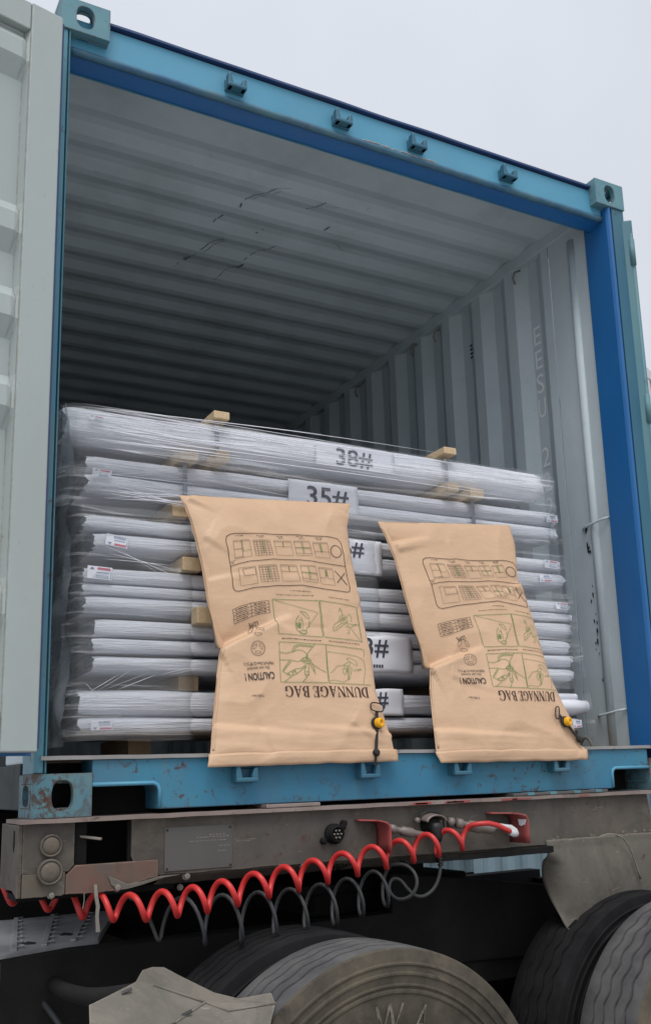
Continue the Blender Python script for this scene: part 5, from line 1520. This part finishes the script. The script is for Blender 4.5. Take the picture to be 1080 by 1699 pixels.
def raised_letters(parent, loc, rot):
    """worn raised letters on the near tyre wall"""
    for ch, ang in (("A", 118), ("U", 131), ("W", 92), ("A", 72)):
        vs, fs = text_mesh(ch, .0)
        k = .088
        pts = []
        for u, v in vs:
            a = math.radians(ang) - (u-.35)*k/.372
            r_ = .288 + v*k/.72*.95
            yy = .018 - (r_-.33)*.35 if r_ < .352 else .010
            yy = float(np.interp(r_, [.262, .270, .290, .320, .360, .385, .40], [.058, .032, .018, .010, .006, .006, .006])) - .003
            pts.append((r_*math.cos(a), yy, r_*math.sin(a)))
        me = bpy.data.meshes.new("raised_letter"); me.from_pydata(pts, [], fs); me.materials.append(MAT["tyre_letter"])
        o = bpy.data.objects.new("raised_letter", me); COL.objects.link(o); o.parent = parent
def wheel(a, n, spin, letters=False):
    w = bpy.data.objects.new("wheel", None); COL.objects.link(w)
    p = TQ(a, n, -.845)
    w.parent = TC; w.location = p - Vector(TC.location); w.rotation_euler = (0, 0, th)
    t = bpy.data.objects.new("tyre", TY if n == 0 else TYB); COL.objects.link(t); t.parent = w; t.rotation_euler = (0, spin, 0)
    r_ = bpy.data.objects.new("rim", RIM); COL.objects.link(r_); r_.parent = w
    if letters: raised_letters(w, None, None)
    return w
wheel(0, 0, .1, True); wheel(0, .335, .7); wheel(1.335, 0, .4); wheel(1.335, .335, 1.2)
for a in (0, 1.335):
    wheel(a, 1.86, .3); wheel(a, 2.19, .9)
    b = MB(); b.lathe([(.09, 0), (.09, .6), (.17, .9), (.2, 1.05), (.17, 1.2), (.09, 1.5), (.09, 2.1)], TQ(a, .2, -.845), NY, 20); b.build("axle", "chassis_black", TC, smooth=True)
    b = MB(); tbox(b, a-.5, a+.5, .89, .97, -.70, -.62); b.build("leaf_spring", "chassis_black", TC, bevel=.01)
for n0 in (.80, 1.60):
    b = MB(); tbox(b, -2.3, 1.95, n0, n0+.012, -.66, -.385); tbox(b, -2.3, 1.95, n0+.0125, n0+.08, -.66, -.645); tbox(b, -2.3, 1.95, n0+.0125, n0+.08, -.40, -.385)
    b.build("frame_rail", "frame_dust" if n0 < 1 else "chassis_black", TC)
for a in (-.3, .66, 1.9):
    b = MB(); tbox(b, a, a+.1, .885, 1.598, -.64, -.42); b.build("cross_member", "chassis_black", TC)
b = MB(); tbox(b, .25, 1.0, .95, 1.55, -.32, -.285); tbox(b, .35, .9, 1.0, 1.5, -.40, -.32); b.build("fifth_wheel", "chassis_black", TC, bevel=.01)
# sloping dark ramp rail at the rear of the fifth wheel
b = MB()
P0, P1 = Vector((1.30, .31, -.250)), Vector((2.10, .31, -.356))
b.add([P0, P1, P1+Vector((0, .05, 0)), P0+Vector((0, .05, 0)), P0-UZ*.32, P1-UZ*.24, P1+Vector((0, .05, -.24)), P0+Vector((0, .05, -.32))], [(0,1,2,3),(4,7,6,5),(0,4,5,1),(1,5,6,2),(2,6,7,3),(3,7,4,0)])
b.build("ramp_rail", "frame_dust", TC, bevel=.006)
b = MB(); b.box(.30, 2.5, .52, .54, -.98, -.45); b.build("suspension_bracket", "chassis_black", TC)
# perforated step deck over the frame
E0, E1, E2, E3 = Vector((-.30, .14, -.372)), Vector((.290, .381, -.372)), Vector((.62, 1.27, -.372)), Vector((-.30, 1.27, -.372))
def DK(u, v, z=0): return E0.lerp(E1, u).lerp(E3.lerp(E2, u), v) + UZ*z
b = MB(); b.add([DK(0,0), DK(1,0), DK(1,1), DK(0,1), DK(0,0,-.022), DK(1,0,-.022), DK(1,1,-.022), DK(0,1,-.022)], [(0,1,2,3),(7,6,5,4),(0,4,5,1),(1,5,6,2),(2,6,7,3),(3,7,4,0)])
deck = b.build("step_deck", "deck_metal", TC, bevel=.002)
for u in np.arange(.08, .95, .155):
    b = MB(); A_, B2 = DK(u, .02), DK(u+.02, .97)
    b.bar(A_+UZ*.003, B2+UZ*.003, .016, .006); b.build("deck_rib", "deck_metal", deck, bevel=.001)
for u in np.arange(.11, .98, .155):
    for v in np.arange(.06, .95, .1):
        b = MB(); c = DK(u, v, .0022)
        b.lathe([(.010, .0), (.014, .003), (.010, .004), (.009, 0)], c, (0, 0, 1), 10); b.build("grip_ring", "deck_metal", deck)
rnd = random.Random(12)
for u, v in ((.30, .55), (.62, .12), (.47, .80), (.36, .72), (.80, .20)):
    b = MB(); c = DK(u, v, .0008)
    pts = [c + Vector((math.cos(a)*rnd.uniform(.014, .03), math.sin(a)*rnd.uniform(.02, .05), 0)) for a in np.linspace(0, 2*math.pi, 11)[:-1]]
    b.add(pts, [tuple(range(10))]); b.build("deck_hole", "scuff_black", deck)
# frame side plate under the deck with bolt holes
b = MB(); fz = .005
Fd = (E1-E0).normalized(); Fn = Vector((Fd.y, -Fd.x, 0))
b.add([E0-UZ*.0225+Fn*0, E1-UZ*.0225, E1-UZ*.42, E0-UZ*.42], [(0, 1, 2, 3)])
side = b.build("frame_side", "frame_side", TC, solid=.008)
for x, z, r_ in ((-.02, -.428, .010), (.085, -.428, .010), (.138, -.427, .010), (.118, -.512, .021), (-.02, -.512, .011), (.02, -.526, .006)):
    f = (x-E0.x)/(E1.x-E0.x); c = E0.lerp(E1, f); c.z = z
    b = MB(); b.lathe([(.001, .0048), (r_, .0046)], c, Fn, 16); b.build("bolt_hole", "scuff_black", side)
b = MB(); b.tube(smooth_path([(.105, .27, -.512), (.115, .24, -.53), (.135, .20, -.56), (.16, .17, -.62)], 2), .009, 8); b.build("air_line", "hose_grey", TC, smooth=True)
# broken mudguard end in front of the tyre: folded sheet
gv = {'a': (0.0308, -0.5323, -0.4602), 'b': (0.0498, -0.4428, -0.3971), 'c': (0.086, -0.4292, -0.3938), 'd': (0.1653, -0.4105, -0.3677), 'e': (0.1981, -0.3555, -0.3541), 'f': (0.2285, -0.335, -0.3536), 'g': (0.2577, -0.3382, -0.3565), 'h': (0.2896, -0.37, -0.3763), 'i': (0.352, -0.4288, -0.4117), 'j': (0.3974, -0.4723, -0.4239), 'k': (0.4687, -0.5021, -0.4147), 'l': (0.4654, -0.5327, -0.4333), 'm': (0.3482, -0.5258, -0.4362), 'n': (0.307, -0.487, -0.4191), 'o': (0.1996, -0.4389, -0.3754), 'p': (0.2126, -0.5418, -0.4416), 'q': (0.1687, -0.567, -0.4736), 'r': (0.4017, -0.6143, -0.4985)}
b = MB(); ks = list(gv); ix = {k: i for i, k in enumerate(ks)}
b.add([gv[k] for k in ks], [tuple(ix[c] for c in f_) for f_ in ("abcdonpq", "defghino", "ijklmn", "nmlrqp")])
mg = b.build("broken_mudguard", "guard_plastic", TC, solid=.006, bevel=.0025)
for path, r_ in (("on", .0035), ("nm", .003), ("ml", .003), ("npq", .0032)):
    b = MB(); b.tube([Vector(gv[c]) + Vector((0, -.003, .003)) for c in path], r_, 6); b.build("pressed_rib", "guard_plastic", mg, smooth=True)
for p_, q_ in ((("c", "o"), .45), (("p", "q"), .2), (("n", "p"), .6)):
    c_ = Vector(gv[p_[0]]).lerp(Vector(gv[p_[1]]), q_) + Vector((-.012, -.006, .004))
    b = MB(); b.bar(c_, c_ + Vector((.022, -.004, .008)), .007, .002, (0, -.6, .7)); b.build("fixing_slot", "scuff_black", mg)
b = MB(); b.tube(smooth_path([(.14, .30, -.47), (.12, .1, -.46), (.13, -.15, -.44), (.17, -.36, -.40)], 2), .022, 10); b.build("mudguard_arm", "frame_dust", TC, smooth=True)
